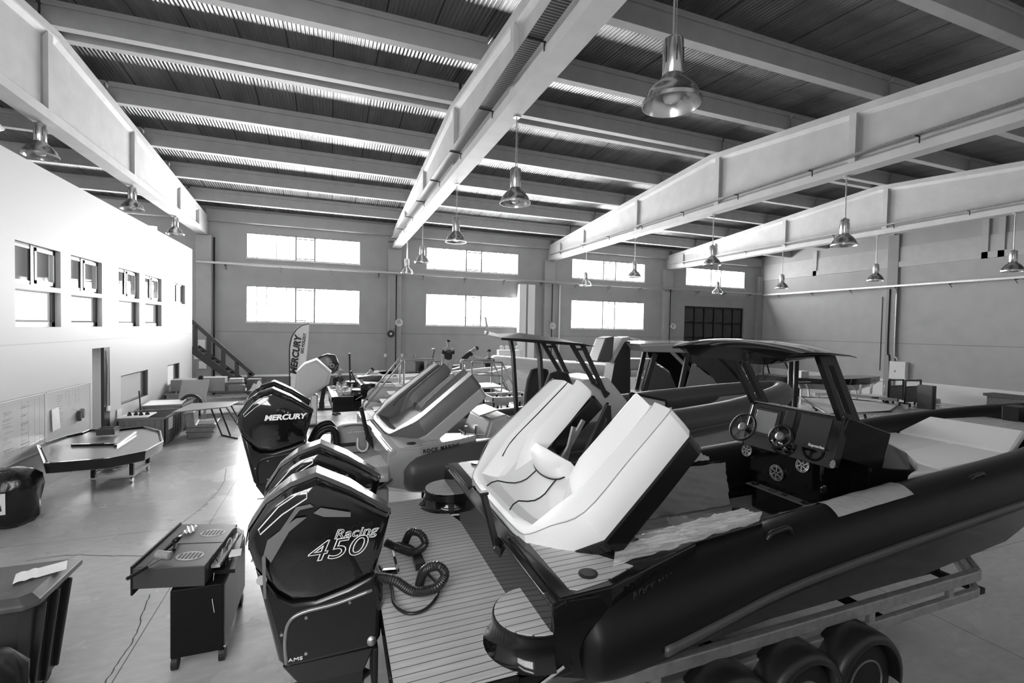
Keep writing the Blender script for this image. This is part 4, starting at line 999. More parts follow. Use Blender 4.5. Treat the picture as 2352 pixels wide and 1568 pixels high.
# ================================================================ PEOPLE
skin = mat('skin', .30, .55); hairm = mat('dark_hair', .02, .7); tee = mat('black_cotton', .012, .85); trou = mat('work_trousers', .16, .8); tground = mat('khaki_trousers', .30, .8); shoe = mat('dark_shoe', .03, .5)
def skinmesh(name, verts, edges, radii, m_, parent, sub=2, rootv=0):
    me = bpy.data.meshes.new(name); me.from_pydata([tuple(v) for v in verts], edges, []); me.update(); me.materials.append(m_)
    o = bpy.data.objects.new(name, me); COL.objects.link(o); o.parent = parent
    md = o.modifiers.new('k', 'SKIN'); md.use_smooth_shade = True
    lay = me.skin_vertices[0].data if me.skin_vertices else me.attributes
    if not me.skin_vertices:
        bpy.context.view_layer.objects.active = o
    for i, r_ in enumerate(radii):
        rr = r_ if isinstance(r_, tuple) else (r_, r_); me.skin_vertices[0].data[i].radius = rr
    me.skin_vertices[0].data[rootv].use_root = True
    q = o.modifiers.new('u', 'SUBSURF'); q.levels = sub; q.render_levels = sub
    return o
def person(label, loc, rz, lean=0.0, arms=((.1,.1),(.1,.1)), knee=0.0, tr=None, bald=False, head_dn=0.0, sh=1.0, word=None):
    """standing figure 1.76 m tall facing local -y; lean bends the trunk forward, arms = (forward, bend) per side"""
    R = root('person', label, 'person', loc, rz); tr = tr or trou
    def tk(z, f=0.0):   # point on the spine at height z above the hip
        return Vector((0, -math.sin(lean)*z, .95-.25*knee+math.cos(lean)*z))
    hip = tk(0); V = [hip, tk(.14), tk(.30), tk(.46), tk(.56)]
    Rr = [(.15,.11),(.145,.10),(.165,.11),(.155,.10),(.065,.065)]
    fwd = Vector((0,-math.cos(lean),-math.sin(lean))); up = Vector((0,-math.sin(lean),math.cos(lean)))
    hl = lean+head_dn; hd = Vector((0,-math.sin(hl),math.cos(hl)))
    V += [V[4]+hd*.05, V[4]+hd*.14+Vector((0,-.012,0)), V[4]+hd*.22+Vector((0,-.006,0)), V[4]+hd*.275]; Rr += [(.055,.055),(.068,.082),(.076,.094),(.05,.06)]
    E = [(0,1),(1,2),(2,3),(3,4),(4,5),(5,6),(6,7),(7,8)]
    ce = []
    for s_, (f, bnd) in zip((-1, 1), arms):
        s0 = V[3]+Vector((s_*.185,0,0)); a = f-lean*.0; el = s0+Vector((s_*.05,-math.sin(a)*.29,-math.cos(a)*.29)); b2 = a+bnd; wr = el+Vector((-s_*.02,-math.sin(b2)*.25,-math.cos(b2)*.25)); hn = wr+Vector((0,-math.sin(b2)*.08,-math.cos(b2)*.08)); n = len(V)
        V += [s0, el, wr, hn]; Rr += [.062,.046,.03,(.042,.022)]; E += [(3,n),(n,n+1),(n+1,n+2),(n+2,n+3)]
        for q in range(4):
            V += [hn+Vector((s_*.0, -.025+.017*q, 0))+(hn-wr).normalized()*(.07+.008*(q in (1,2)))]; Rr += [.009]; E += [(n+3, len(V)-1)]
        V += [wr+(hn-wr).normalized()*.05+Vector((-s_*.03,-.03,0))]; Rr += [.010]; E += [(n+3, len(V)-1)]
        ce.append((s0, el, wr))
    lg = []
    for s_ in (-1, 1):
        n = len(V); th = knee*1.0; kn = hip+Vector((s_*.10,-math.sin(th)*.42,-math.cos(th)*.42)); an = Vector((s_*.12, kn.y+math.sin(knee*.5)*.2, .09))
        V += [hip+Vector((s_*.09,0,-.05)), kn, an, Vector((an.x, an.y-.13, .045))]; Rr += [.088,.058,.04,(.045,.035)]
        E += [(0,n),(n,n+1),(n+1,n+2),(n+2,n+3)]; lg.append((V[n], kn, an))
    body = skinmesh('body', V, E, Rr, skin, R)
    # shirt with sleeves, trousers, shoes, hair
    SV = [V[0]+Vector((0,0,.03)), V[1], V[2], V[3], V[3]+up*.06]; SR = [(.168,.128),(.162,.118),(.18,.126),(.175,.116),(.085,.085)]; SE = [(0,1),(1,2),(2,3),(3,4)]
    for s0, el, wr in ce:
        n = len(SV); SV += [s0, s0.lerp(el, .62)]; SR += [.078,.066]; SE += [(3,n),(n,n+1)]
    sh_ = skinmesh('shirt', SV, SE, SR, tee, R)
    TV = [hip+Vector((0,0,.04)), hip-Vector((0,0,.02))]; TR = [(.16,.12),(.165,.125)]; TE = [(0,1)]
    for h0, kn, an in lg:
        n = len(TV); TV += [h0-Vector((0,0,.03)), kn, an.lerp(kn, .06)]; TR += [.105,.078,.066]; TE += [(1,n),(n,n+1),(n+1,n+2)]
    skinmesh('trousers', TV, TE, TR, tr, R)
    for h0, kn, an in lg:
        MB().loft([[(an.x-.045,an.y+.07,0),(an.x+.045,an.y+.07,0),(an.x+.045,an.y+.06,.1),(an.x-.045,an.y+.06,.1)], [(an.x-.05,an.y-.05,0),(an.x+.05,an.y-.05,0),(an.x+.045,an.y-.05,.09),(an.x-.045,an.y-.05,.09)], [(an.x-.045,an.y-.2,0),(an.x+.045,an.y-.2,0),(an.x+.035,an.y-.2,.045),(an.x-.035,an.y-.2,.045)]]).build('shoe', shoe, R, sub=1, smooth=True)
    hc = V[7]; fw = hd.cross(Vector((1,0,0))); fw = Vector((0,-math.cos(hl),-math.sin(hl)))
    if not bald:
        def hf(u, v):
            th = u*PI*.56; ph = v*2*PI; d = Vector((math.sin(th)*math.cos(ph)*.083, 0, 0))-fw*(math.sin(th)*math.sin(ph)*.103)+hd*(math.cos(th)*.088)
            if math.sin(ph) < -.2 and u > .55: d *= .93
            return hc+hd*.03-fw*.012+d
        MB().grid(hf, 10, 20).build('hair', hairm, R, smooth=True)
    # face: nose, eyes, mouth, ears
    fc = V[6]+hd*.035
    m = MB(); m.loft([[fc+fw*.085+Vector((-.012,0,0)), fc+fw*.085+Vector((.012,0,0)), fc+fw*.085+hd*.045], [fc+fw*.105+Vector((-.009,0,0))-hd*.004, fc+fw*.105+Vector((.009,0,0))-hd*.004, fc+fw*.098+hd*.01]])
    m.build('nose', skin, R)
    for s_ in (-1, 1):
        MB().tube([fc+fw*.078+Vector((s_*.03,0,0))+hd*.032, fc+fw*.088+Vector((s_*.03,0,0))+hd*.032], [.012,.009], 8).build('eye', mat('eye_dark', .02, .2), R)
        MB().tube([fc+Vector((s_*.072,0,0))+hd*.03, fc+Vector((s_*.088,0,0))+hd*.034-fw*.01], [.026,.018], 10).build('ear', skin, R)
    MB().bar(fc+fw*.084-hd*.03+Vector((-.022,0,0)), fc+fw*.084-hd*.03+Vector((.022,0,0)), .008).build('mouth', mat('lips', .16, .5), R)
    if word: text(word, .035, mat('print_pale', .6, .6), sh_, face(tuple(V[2]+Vector((0,.128,.1))), (-1,0,0), (0,0,1)))
    return R
def stand(px, pyhead, y, h=1.76):
    p = at(px, pyhead, 1, y); return (p.x, y, p.z-h)
p1 = stand(1030, 784, 19.0); p2 = (stand(1062, 760, 19.3)[0], 19.3, p1[2]); p3 = stand(1123, 806, 18.9)
person('person seen from behind in a black printed t-shirt standing on the far platform', p1, 178, arms=((.05,.25),(.15,.3)), tr=tground, word='rock marine')
person('person in black bending forward over the console beside the one standing', p2, 75, lean=.75, arms=((.9,.5),(.8,.6)), head_dn=.35)
person('person in a black t-shirt with a small white print behind the light railing', p3, 180, arms=((.2,.4),(.2,.4)), tr=tground, word='rock')
person('bald person behind the cluttered stern, only head and lower legs visible', (.16, 19.15, 0), 60, lean=.25, arms=((.7,.7),(.6,.8)), bald=True, head_dn=.2)
person('person with dark hair looking down behind the dark far boat', (1.16, 19.6, 0), 100, lean=.4, arms=((.8,.5),(.8,.5)), head_dn=.4)
# platform the two stand on
R = root('work_platform', 'work platform behind the boats with three people around it', 'platform', (p1[0], 19.0, 0))
zt = p1[2]; MB().box(-.5,1.25,-.35,.75,zt-.1,zt).build('deck', mat('plywood', .3, .7), R)
for x in (-.45, 1.2):
    for y in (-.3, .7): MB().box(x-.03,x+.03,y-.03,y+.03,0,zt-.1).build('leg', blackmetal, R)
zt3 = p3[2]
R = root('wooden_step', 'low wooden step under the person behind the railing', 'step', (p3[0], 18.9, 0))
MB().box(-.4,.4,-.3,.3,max(.04,zt3)-.04,max(.04,zt3)).build('tread', mat('plywood', .3, .7), R)
for x in (-.36, .36): MB().box(x-.03,x+.03,-.28,.28,0,max(.04,zt3)-.04).build('side', mat('plywood', .3, .7), R)
# ================================================================ B: console, hard top
cb_ = MB().loft([[(4.3,-.48,-.29),(4.3,.48,-.29),(4.3,.46,.98),(4.3,-.46,.98)], [(4.75,-.56,-.29),(4.75,.56,-.29),(4.8,.46,1.0),(4.8,-.46,1.0)], [(5.3,-.58,-.29),(5.3,.58,-.29),(5.25,.5,.52),(5.25,-.5,.52)], [(5.9,-.4,-.29),(5.9,.4,-.29),(5.9,.36,.2),(5.9,-.36,.2)]]).build('console', gel_light, B, bevel=.03)
MB().prism([(4.25,.42,.62),(4.25,-.42,.62),(4.33,-.42,.94),(4.33,.42,.94)], (1,0,0), .05).build('dashboard', blackm, cb_, bevel=.01)
MB().lathe([(0,0),(.035,0),(.035,.01),(0,.015)], 12, (4.72,-.56,.55), 'y').build('round_vent', blackm, cb_)
MB().bar((4.32,-.575,.12), (5.3,-.59,.12), .008, .012).build('seam_line', seam_m, cb_)
satin = mat('satin_black', .02, .5)
MB().loft([[(2.62,-.78,1.665),(2.62,-.78,1.70),(2.62,-.1,1.74),(2.98,.78,1.79),(2.98,.78,1.76),(2.9,-.1,1.68)], [(3.3,-.82,1.61),(3.3,-.82,1.66),(3.3,0,1.76),(3.3,.82,1.72),(3.3,.82,1.67),(3.3,0,1.64)], [(4.0,-.76,1.57),(4.0,-.76,1.61),(4.0,0,1.68),(4.0,.76,1.66),(4.0,.76,1.62),(4.0,0,1.6)], [(4.34,-.7,1.55),(4.34,-.7,1.56),(4.4,0,1.6),(4.34,.7,1.60),(4.34,.7,1.59),(4.4,0,1.58)]]).build('hard_top', mat('satin_top', .012, .5, spec=.25), B, bevel=.008)
for sg in (-1, 1):
    MB().bar((3.36,sg*.5,1.66), (3.42,sg*.5,1.4), .09, .05).bar((3.42,sg*.5,1.4), (3.55,sg*.5,-.28), .09, .05).build('aft_post', satin, B)
    m = MB()
    for dx in (0, .26): m.bar((4.02+dx*.8,sg*.5,1.58), (4.48+dx,sg*.5,.92-.25*(dx > 0)), .07, .04, up=(0,1,0))
    m.bar((4.05,sg*.5,1.5), (4.3,sg*.5,1.5), .05, .04).bar((4.45,sg*.5,.93), (4.78,sg*.5,.72), .07, .04).build('fore_post', satin, B)
MB().tube([(2.85,.3,1.75),(2.80,.3,2.02)], .02, 8).build('antenna', chrome, B)
cv = mat('black_cloth_cover', .012, .8, bump=.5, bscale=5)
for (lb, x, y) in (('black cloth cover over the port helm seat under the black hard top', 3.85, .33), ('black cloth cover over the starboard helm seat under the black hard top', 3.85, -.36)):
    q = Bl(x, y, 0); r = random.Random(int(x*100))
    tag(MB().lathe([(0,.0),(.25,.0),(.28,.5),(.27,.9),(.23,1.2),(.16,1.38),(.0,1.42)], 14, tuple(Bl(x, y, -.28))).build('seat_cover', cv, smooth=True), lb, 'cover')
# white framed panel beside B and cushions
R = root('framed_board', 'light board in a dark frame standing between the two nearest boats', 'board', tuple(at(1450,1000,1,6.05)))
g = lambda px, py: Vector(at(px, py, 1, 6.05))-Vector(at(1450,1000,1,6.05))
bt = at(1450,1000,1,6.05).z
pA, pB = g(1448,902), g(1530,920)
MB().prism([pA, pB, Vector((pB.x,0,-bt)), Vector((pA.x,0,-bt))], (0,1,0), .02).build('panel', gel_light, R)
MB().bar(pA, pB, .035).bar(pA, (pA.x,0,-bt), .035).bar(pB, (pB.x,0,-bt), .035).build('frame', blackmetal, R)

# ================================================================ OTHER BOATS
white_tube = mat('white_hypalon', .62, .45); gel_white = mat('white_gelcoat', .7, .25)
def corner_loc(px, py, z, loc, yaw, pit):
    y, p = math.radians(yaw), math.radians(pit); X = Vector((math.cos(y)*math.cos(p), math.sin(y)*math.cos(p), math.sin(p))); Y = Vector((-math.sin(y), math.cos(y), 0)); Z = X.cross(Y)
    return tuple(at(px, py, 2, z)-X*loc[0]-Y*loc[1]-Z*loc[2])
lE = corner_loc(828, 884, 1.55, (.85,-1.4,.34), 3, .5)
Eb = rib('inflatable_boat', 'far black hulled boat with pale collar, tools and parts heaped on its stern platform', lE, 3, .5, gel_black, white_tube)
FR_E = FR[Eb]
MB().bar((.80,-1.0,.3), (.6,-1.0,.75), .05, .04).build('hatch_lift_arm', blackm, Eb)
MB().bar((.75,.9,.2), (.72,.9,1.2), .06).build('stern_post', blackm, Eb)
for sg in (-1, 1): MB().box(1.3,6.5,sg*1.38-.05,sg*1.38+.05,.26,.36).build('masked_gunwale', white_m, Eb)
def El(x, y, z): l, M = FR_E; return l+M.transposed() @ Vector((x, y, z))
r = random.Random(3)
kinds = [('tool', .05, .25), ('carton', .5, .7), ('bottle', .7, .4), ('rag', .6, .8)]
for k in range(26):
    x, y = .12+.6*r.random(), -1.25+2.4*r.random(); p = El(x, y, .008); s_ = r.uniform(.05,.13); kind = k % 4
    gl = (.06, .55, .7, .5)[kind]
    if kind == 0: o = MB().bar((0,0,.02), (s_*2,.04,.02), .03).bar((0,0,.02), (-.05,.0,.05), .04).build('hand_tool', mat('tool_dark', .06, .4), bevel=.004)
    elif kind == 1: o = MB().box(-s_,s_,-s_*.7,s_*.7,0,s_).box(-s_*.8,s_*.8,-s_*.5,s_*.5,s_,s_*1.08).build('small_carton', mat('carton_pale', .55, .7), bevel=.004)
    elif kind == 2: o = MB().lathe([(0,0),(.04,0),(.042,.14),(.02,.18),(.018,.22),(0,.22)], 12).build('plastic_bottle', mat('bottle_white', .7, .4), smooth=True)
    else: o = MB().grid(lambda u, v: (s_*2.4*(u-.5), s_*2*(v-.5), .03+.03*math.sin(u*7+v*4)*math.cos(v*8)), 12, 12).build('cloth_rag', mat('rag_pale', .6, .8), smooth=True)
    o.location = p; o.rotation_euler = (0,0,r.uniform(0,6))
    nm, wh = (('dark hand tool', 'tool'), ('small pale carton', 'carton'), ('white plastic bottle', 'bottle'), ('pale crumpled rag', 'rag'))[kind]
    tag(o, nm+' in the clutter on the stern platform of the far black hulled boat', wh, nm+'s on the far stern platform')
qF = at(872, 866, 1, 21.1); lF = (qF.x-.85, 22.5, qF.z-.34)
Fb = rib('inflatable_boat', 'black boat along the far wall, behind the one with heaped tools', lF, 3, .5, gel_black, tube_dark)
MB().loft([[(.1,-.6,.0),(.1,.2,.0),(.5,.2,.45),(.5,-.6,.45)], [(.9,-.6,0),(.9,.2,0),(.8,.2,.5),(.8,-.6,.5)], [(1.3,-.6,0),(1.3,.2,0),(1.2,.2,.2),(1.2,-.6,.2)]]).build('white_seat_shell', gel_white, Fb, bevel=.08, seg=3)
MB().box(4.4,5.0,-.4,.4,-.29,.9).build('console', gel_black, Fb, bevel=.03)
MB().tube([(4.2,.2+.17*math.cos(a),1.0+.17*math.sin(a)) for a in [2*PI*k/20 for k in range(20)]], .018, 6, closed=True).build('steering_wheel', blackm, Fb)
MB().prism([(5.5,-.3,.3),(5.5,.3,.3),(6.1,.3,1.45),(6.1,-.3,1.45)], (1,0,.2), .25).build('high_seat', vinyl_g, Fb, bevel=.04)
lG = (17.0, 21.4, 1.28)
Gb = rib('inflatable_boat', 'long white boat partly wrapped in film, behind the light handrails', lG, 183, 1.0, gel_white, white_tube)
MB().box(1.5,8.2,-1.5,-1.46,.02,.07).build('dark_stripe', blackm, Gb)
for x in (3,6): MB().box(x-.1,x+.1,.95,1.15,.5,.58).build('cleat', blackm, Gb)

def shorten(R, x0, k):
    for o in kids(R):
        for q in [o]+kids(o):
            for v in q.data.vertices:
                if v.co.x > x0: v.co.x = x0+(v.co.x-x0)*k
            q.data.update()
shorten(Eb, 1.5, .6); shorten(Fb, 1.5, .42)
cradle(Eb, 'steel cradle supports under the far black hulled boat with the tools', (1.8, 4.0)); cradle(Fb, 'steel cradle supports under the boat along the far wall', (1.8, 3.5)); cradle(Gb, 'steel cradle supports under the long white boat', (2.0, 5.0, 7.2))

# grey boat with canvas enclosure behind B
yC = 12.0
Cr = at(1465, 900, 1, yC)
Cb = root('cabin_boat', 'grey boat with a canvas enclosed wheelhouse and slanted windscreen behind the grey boat', 'boat', (Cr.x, yC, 0))
def cc(px, py, y=0.0): q = at(px, py, 1, yC+y); return Vector((q.x-Cr.x, y, q.z))
rfp = [(1465,789),(1478,808),(1655,812),(1640,786)]
L = []
for y in (0, 2.2):
    L.append([cc(px, py)+Vector((0,y,0)) for px, py in rfp])
MB().loft(L).build('cabin_roof', gel_grey, Cb, bevel=.03)
MB().bar(cc(1470,793)+Vector((0,-.01,0)), cc(1640,789)+Vector((0,-.01,0)), .04, .06).build('roof_rim', gel_light, Cb)
for f in (0, 2.2):
    d = Vector((0,f,0))
    MB().bar(cc(1505,812)+d, cc(1478,905)+d, .16, .06, up=(0,1,0)).build('aft_post', satin, Cb)
    MB().bar(cc(1580,812)+d, cc(1552,945)+d, .16, .06, up=(0,1,0)).build('middle_post', satin, Cb)
    MB().bar(cc(1645,800)+d, cc(1752,915)+d, .14, .05, up=(0,1,0)).build('screen_frame', satin, Cb)
    MB().bar(cc(1658,797)+d, cc(1762,908)+d, .05, .05, up=(0,1,0)).build('screen_trim', gel_light, Cb)
    MB().prism([cc(1590,835)+d, cc(1640,870)+d, cc(1668,915)+d, cc(1655,940)+d, cc(1560,945)+d], (0,1,0), .01).build('canvas_side', mat('grey_canvas', .22, .7, bump=.5, bscale=3), Cb)
    MB().prism([cc(1586,815)+d, cc(1640,815)+d, cc(1740,918)+d, cc(1670,935)+d, cc(1640,865)+d, cc(1590,830)+d], (0,1,0), .008).build('dark_window', mat('smoked_window', .02, .1), Cb)
MB().prism([cc(1648,805), cc(1755,915), cc(1755,915)+Vector((0,2.2,0)), cc(1648,805)+Vector((0,2.2,0))], (0,0,1), .01).build('windscreen', mat('smoked_window', .02, .1), Cb)
hL = []
for x, w, zt, k in ((-3,1.2,1.25,.5),(0,1.3,1.3,.5),(4,1.2,1.35,.5),(6,.7,1.45,.6),(7.2,.05,1.55,1.1)):
    hL.append([(x,1.1-w,zt),(x,1.1-w,zt-.5),(x,1.1,k),(x,1.1+w,zt-.5),(x,1.1+w,zt)])
MB().loft(hL).build('hull', gel_grey, Cb, bevel=.03)
for x in (-1.5, 2.5): MB().box(x-.1,x+.1,.3,1.9,0,.66).build('keel_block', mat('timber_dark', .12, .8), Cb)
# helm seat tower
sx = at(1420, 830, 1, 12.6)
R = root('helm_seat', 'high dark padded helm seat in a pale shell, standing behind the black hard top', 'seat', (sx.x, 12.6, 0))
def hc(px, py): q = at(px, py, 1, 12.6); return Vector((q.x-sx.x, 0, q.z))
MB().prism([hc(1372,830), hc(1392,776), hc(1412,772), hc(1408,818), hc(1402,832)], (0,1,0), .6).build('backrest', vinyl_g, R, bevel=.05, seg=3)
MB().prism([hc(1408,818), hc(1430,775), hc(1447,773), hc(1448,780), hc(1436,784), hc(1410,832)], (0,1,0), .55).build('seat_shell', gel_light, R, bevel=.02)
MB().prism([hc(1412,832), hc(1436,785), hc(1448,783), hc(1448,905), hc(1400,900)], (0,1,0), .5).build('seat_base', satin, R, bevel=.01)
q = hc(1424,905); MB().box(q.x-.25,q.x+.25,0,.5,0,q.z).build('pedestal', blackmetal, R)
MB().prism([hc(1448,774), hc(1475,780), hc(1448,779)], (0,1,0), .4).build('folding_table', white_m, R)

# white-wrapped engine and tilted engine near the flag
we = at(700, 950, 2, 0); wy = 17.3
R = root('outboard_motor', 'outboard motor wrapped in white plastic standing before the flag', 'outboard motor', (at(722,940,1,wy).x, wy, 0))
def wc_(px, py): q = at(px, py, 1, wy); return (q.x-at(722,940,1,wy).x, 0, q.z)
L = []
oc = [(676,915),(682,850),(700,832),(728,822),(762,852),(755,880),(700,920),(682,925)]; cx_, _, cz_ = wc_(718,870)
for f in (-1,-.8,-.3,.3,.8,1):
    sc = .80 if abs(f) == 1 else (.95 if abs(f) > .5 else 1); L.append([(cx_+(x-cx_)*sc, f*.33, cz_+(z-cz_)*sc) for x, _, z in [wc_(*q) for q in oc]])
MB().loft(L).build('plastic_wrap', mat('wrap_white', .62, .3, bump=1.0, bscale=5), R, smooth=True, angle=35)
a_, b_ = wc_(722,905), wc_(720,950); MB().bar((a_[0],0,a_[2]), (b_[0],0,.02), .35, .22).build('leg_casing', galv, R, bevel=.03)
MB().box(-.45,.45,-.3,.3,0,.08).bar((-.02,0,.05), (-.02,0,.9), .12).build('engine_stand', blackmetal, R)
R = root('outboard_motor', 'tilted black outboard marked 400 behind the plastic wrapped one', 'outboard motor', tuple(at(752,835,1,20.6)))
L = []
for f in (-1,-.8,0,.8,1):
    sc = .86 if abs(f) == 1 else 1; L.append([(x*sc, f*.24, z*sc) for x, z in [(-.62,-.05),(-.35,.28),(.0,.42),(.3,.36),(.45,.0),(.40,-.25),(.2,-.42),(-.1,-.3)]])
cw = MB().loft(L).build('cowling', blk_gloss, R, smooth=True, angle=35, bevel=.02)
text('400', .26, mat('decal_white', .75, .4), cw, face((.08,-.25,.05), (.6,0,-.8), (.8,0,.6)), outline=.006, sx=1.2)
zb = at(752,835,1,20.6).z; MB().bar((0,0,-.2), (-.2,0,-zb+.3), .16).box(-.5,.2,-.3,.3,-zb,-zb+.08).bar((-.2,0,-zb+.3),(-.2,0,-zb+.05),.2).build('engine_stand', blackmetal, R)

# ================================================================ LIGHT ACCESS PLATFORM WITH HANDRAILS
yP = 12.4; pp = at(1084, 960, 1, yP)
R = root('access_platform', 'light tubular access platform with handrails and sloping steps behind the grey lounge', 'platform', (pp.x, yP, 0))
def pq(px, py, y=0): q = at(px, py, 1, yP+y); return Vector((q.x-pp.x, y, q.z))
rr = .024; al_ = mat('scaffold_tube', .40, .4, .6)
dz = pq(1084,889).z
for nm, y in (('front_rail', 0), ('back_rail', .9)):
    d = Vector((0,y,0)); t0, t1 = pq(1084,831), pq(1153,832)
    m = MB().tube([t0+d, t1+d], rr, 8).tube([pq(1084,860)+d, pq(1153,863)+d], rr*.8, 8)
    m.build('guard_rail', al_, R, smooth=True)
    for x in (t0.x, t1.x): MB().tube([Vector((x,y,t0.z)), Vector((x,y,0))], rr, 8).build('post', al_, R, smooth=True)
    MB().tube([t1+d, pq(1200,925)+d], rr, 8).build('stair_rail', al_, R, smooth=True)
    MB().tube([pq(1153,863)+d, pq(1192,945)+d], rr, 8).build('stair_rail', al_, R, smooth=True)
MB().box(pq(1078,889).x, pq(1156,889).x, -.05, .95, dz-.05, dz).build('deck', mat('plywood_pale', .55, .6), R)
for k in range(4):
    a_ = pq(1156,889).lerp(pq(1200,965), (k+.7)/4.3); MB().box(a_.x-.1,a_.x+.12,0,.9,a_.z-.02,a_.z+.02).build('step', al_, R)
yP2 = 13.2; p2_ = at(930, 930, 1, yP2)
R = root('access_steps', 'sloping pair of handrails of a second access stair left of the grey lounge', 'steps', (p2_.x, yP2, 0))
def pr2(px, py): q = at(px, py, 1, yP2); return Vector((q.x-p2_.x, 0, q.z))
for d in (Vector((0,0,0)), Vector((0,.8,0))):
    MB().tube([pr2(838,935)+d, pr2(926,827)+d, pr2(1012,829)+d], rr, 8).build('handrail', al_, R, smooth=True)
    for px in (928, 1012): q = pr2(px, 829); MB().tube([q+d, Vector((q.x,d.y,0))], rr, 8).build('post', al_, R, smooth=True)
    q0 = pr2(838,935); MB().tube([q0+d, Vector((q0.x,d.y,0))], rr, 8).build('post', al_, R, smooth=True)
q1, q2 = pr2(845,975), pr2(930,880); 
for k in range(5): a_ = q1.lerp(q2, (k+.5)/5); MB().box(a_.x-.12,a_.x+.12,0,.8,a_.z-.02,a_.z+.02).build('step', al_, R)
MB().box(q2.x,pr2(1012,880).x,0,.8,q2.z-.04,q2.z).build('deck', mat('plywood_pale', .55, .6), R)

# parts trolleys beyond the grey boat
def trolley(label, px, py, w, d, h_, y, items, lab2):
    b0 = at(px, py, 1, y); R = root('parts_trolley', label, 'trolley', (b0.x, y, 0)); z = b0.z
    m = MB().box(-w,w,-d,d,z-.02,z); m.box(-w,w,-d,-d+.02,z,z+.1).box(-w,w,d-.02,d,z,z+.1).box(-w,-w+.02,-d,d,z,z+.1).box(w-.02,w,-d,d,z,z+.1)
    m.build('tray_top', galv, R)
    for x in (-w+.03, w-.03):
        for yy in (-d+.03, d-.03): MB().box(x-.02,x+.02,yy-.02,yy+.02,0,z).build('leg', blackmetal, R)
    MB().box(-w,w,-d,d,z*.45-.02,z*.45).build('shelf', mat('plywood_dark', .18, .7), R)
    for k in range(items):
        a = (k+.5)/items; kk = k % 2
        o = MB().lathe([(.03,0),(.08,0),(.085,.05),(.06,.06),(.04,.03)], 14).build('machine_ring', galv) if kk else MB().box(-.07,.07,-.05,.05,0,.08).lathe([(0,.08),(.03,.08),(.03,.14),(0,.14)], 10).build('machine_part', blackmetal, bevel=.005)
        o.location = (b0.x-w+.1+2*(w-.1)*a, y+(.15 if kk else -.15), z); tag(o, lab2[kk], ('ring', 'part')[1-kk], lab2[2])
trolley('metal parts trolley with deep tray beside the black hard top post', 1165, 915, .5, .4, 0, 10.6, 5, ('small dark machine part in the deep tray trolley', 'bright metal ring in the deep tray trolley', 'parts in the deep tray trolley'))
trolley('low trolley with plywood top and round parts under the light platform', 1105, 925, .6, .4, 0, 11.4, 5, ('small dark machine part on the plywood trolley under the light platform', 'bright metal ring on the plywood trolley under the light platform', 'parts on the plywood trolley'))

# ================================================================ RIGHT REAR
def boxes(items):
    for lb, px, py, y, w, d, h_, g_ in items:
        b0 = at(px, py, 1, y); z0 = max(0, b0.z)
        R = root('cardboard_box', lb, 'box', (b0.x, y, 0)); 
        MB().box(-w/2,w/2,-d/2,d/2,z0,z0+h_).build('carton', mat('cardboard_%02d' % int(g_*100), g_, .8), R, bevel=.006)
        MB().box(-.03,.03,-d/2-.002,d/2,z0+h_,z0+h_+.002).build('tape', mat('packing_tape', .5, .3), R)
        if z0 > .06 and 'hull' not in lb:
            t = MB().box(-w/2-.06,w/2+.06,-d/2-.05,d/2+.05,z0-.04,z0)
            for sx_ in (-1,1):
                for sy_ in (-1,1): t.box(sx_*w/2-.03,sx_*w/2+.03,sy_*d/2-.03,sy_*d/2+.03,0,z0-.04)
            st_ = root('small_stand', 'low stand under: '+lb, 'stand', (b0.x, y, 0)); t.build('table_top', mat('plywood_dark', .18, .7), st_)
boxes([('pale carton seen through the wheelhouse side, largest', 1530, 885, 15.5, .9, .6, .75, .40), ('carton leaning left of the wheelhouse, lower one', 1470, 900, 15.0, .8, .5, .55, .30), ('flat stack of cartons left of the wheelhouse', 1462, 845, 16.5, 1.2, .8, .4, .35)])
yH = 16.5; b0 = at(1900, 880, 1, yH)
R = root('hull_on_trailer', 'slim black boat hull lying before the right wall', 'boat', (b0.x, yH, 0))
def hh(px, py): q = at(px, py, 1, yH); return Vector((q.x-b0.x, 0, q.z))
L = []
for px, top, bot, w in ((1770,862,893,.8),(1850,866,892,.85),(1920,866,897,.8),(1970,864,896,.65),(2005,863,885,.35),(2019,866,872,.05)):
    t_, o_ = hh(px, top), hh(px, bot); L.append([t_+Vector((0,-w,0)), t_.lerp(o_,.45)+Vector((0,-w*.95,0)), o_, t_.lerp(o_,.45)+Vector((0,w*.95,0)), t_+Vector((0,w,0))])
MB().loft(L).build('hull', gel_black, R, bevel=.01)
MB().bar(hh(1780,872)+Vector((0,-.86,0)), hh(2005,873)+Vector((0,-.5,0)), .03).build('chine_line', white_m, R)
for px in (1850, 1960):
    q = hh(px, 893); MB().bar(q+Vector((-.3,0,0)), Vector((q.x-.3,0,0)), .08).build('cradle_leg', white_m, R); MB().bar(q+Vector((.2,0,0)), Vector((q.x+.3,0,0)), .08).build('cradle_leg', white_m, R)
boxes([('white carton with printed label on the black hull', 1840, 868, 16.3, .5, .4, .35, .7)])
yT = 15.0; b0 = at(1990, 912, 1, yT)
R = root('boat_trailer', 'white painted boat trailer frame under the slim black hull, numbered 22', 'trailer', (b0.x, yT, 0))
def tt(px, py): q = at(px, py, 1, yT); return Vector((q.x-b0.x, 0, q.z))
MB().bar(tt(1930,905), tt(2058,918), .12, .14).build('main_beam', white_m, R, bevel=.01)
for px in (1940, 1975, 2000, 2030): q = tt(px, 905); MB().bar(q, q+Vector((.05,0,.45)), .07).build('roller_arm', white_m, R)
text('22', .13, seam_m, R, face(tuple(tt(1942,907)+Vector((0,-.065,0))), (1,0,0), (0,0,1)), bold=.004)
text('STEGMAIER', .10, seam_m, R, face(tuple(tt(2007,913)+Vector((0,-.065,0))), (1,0,-.04), (0,0,1)), bold=.004)
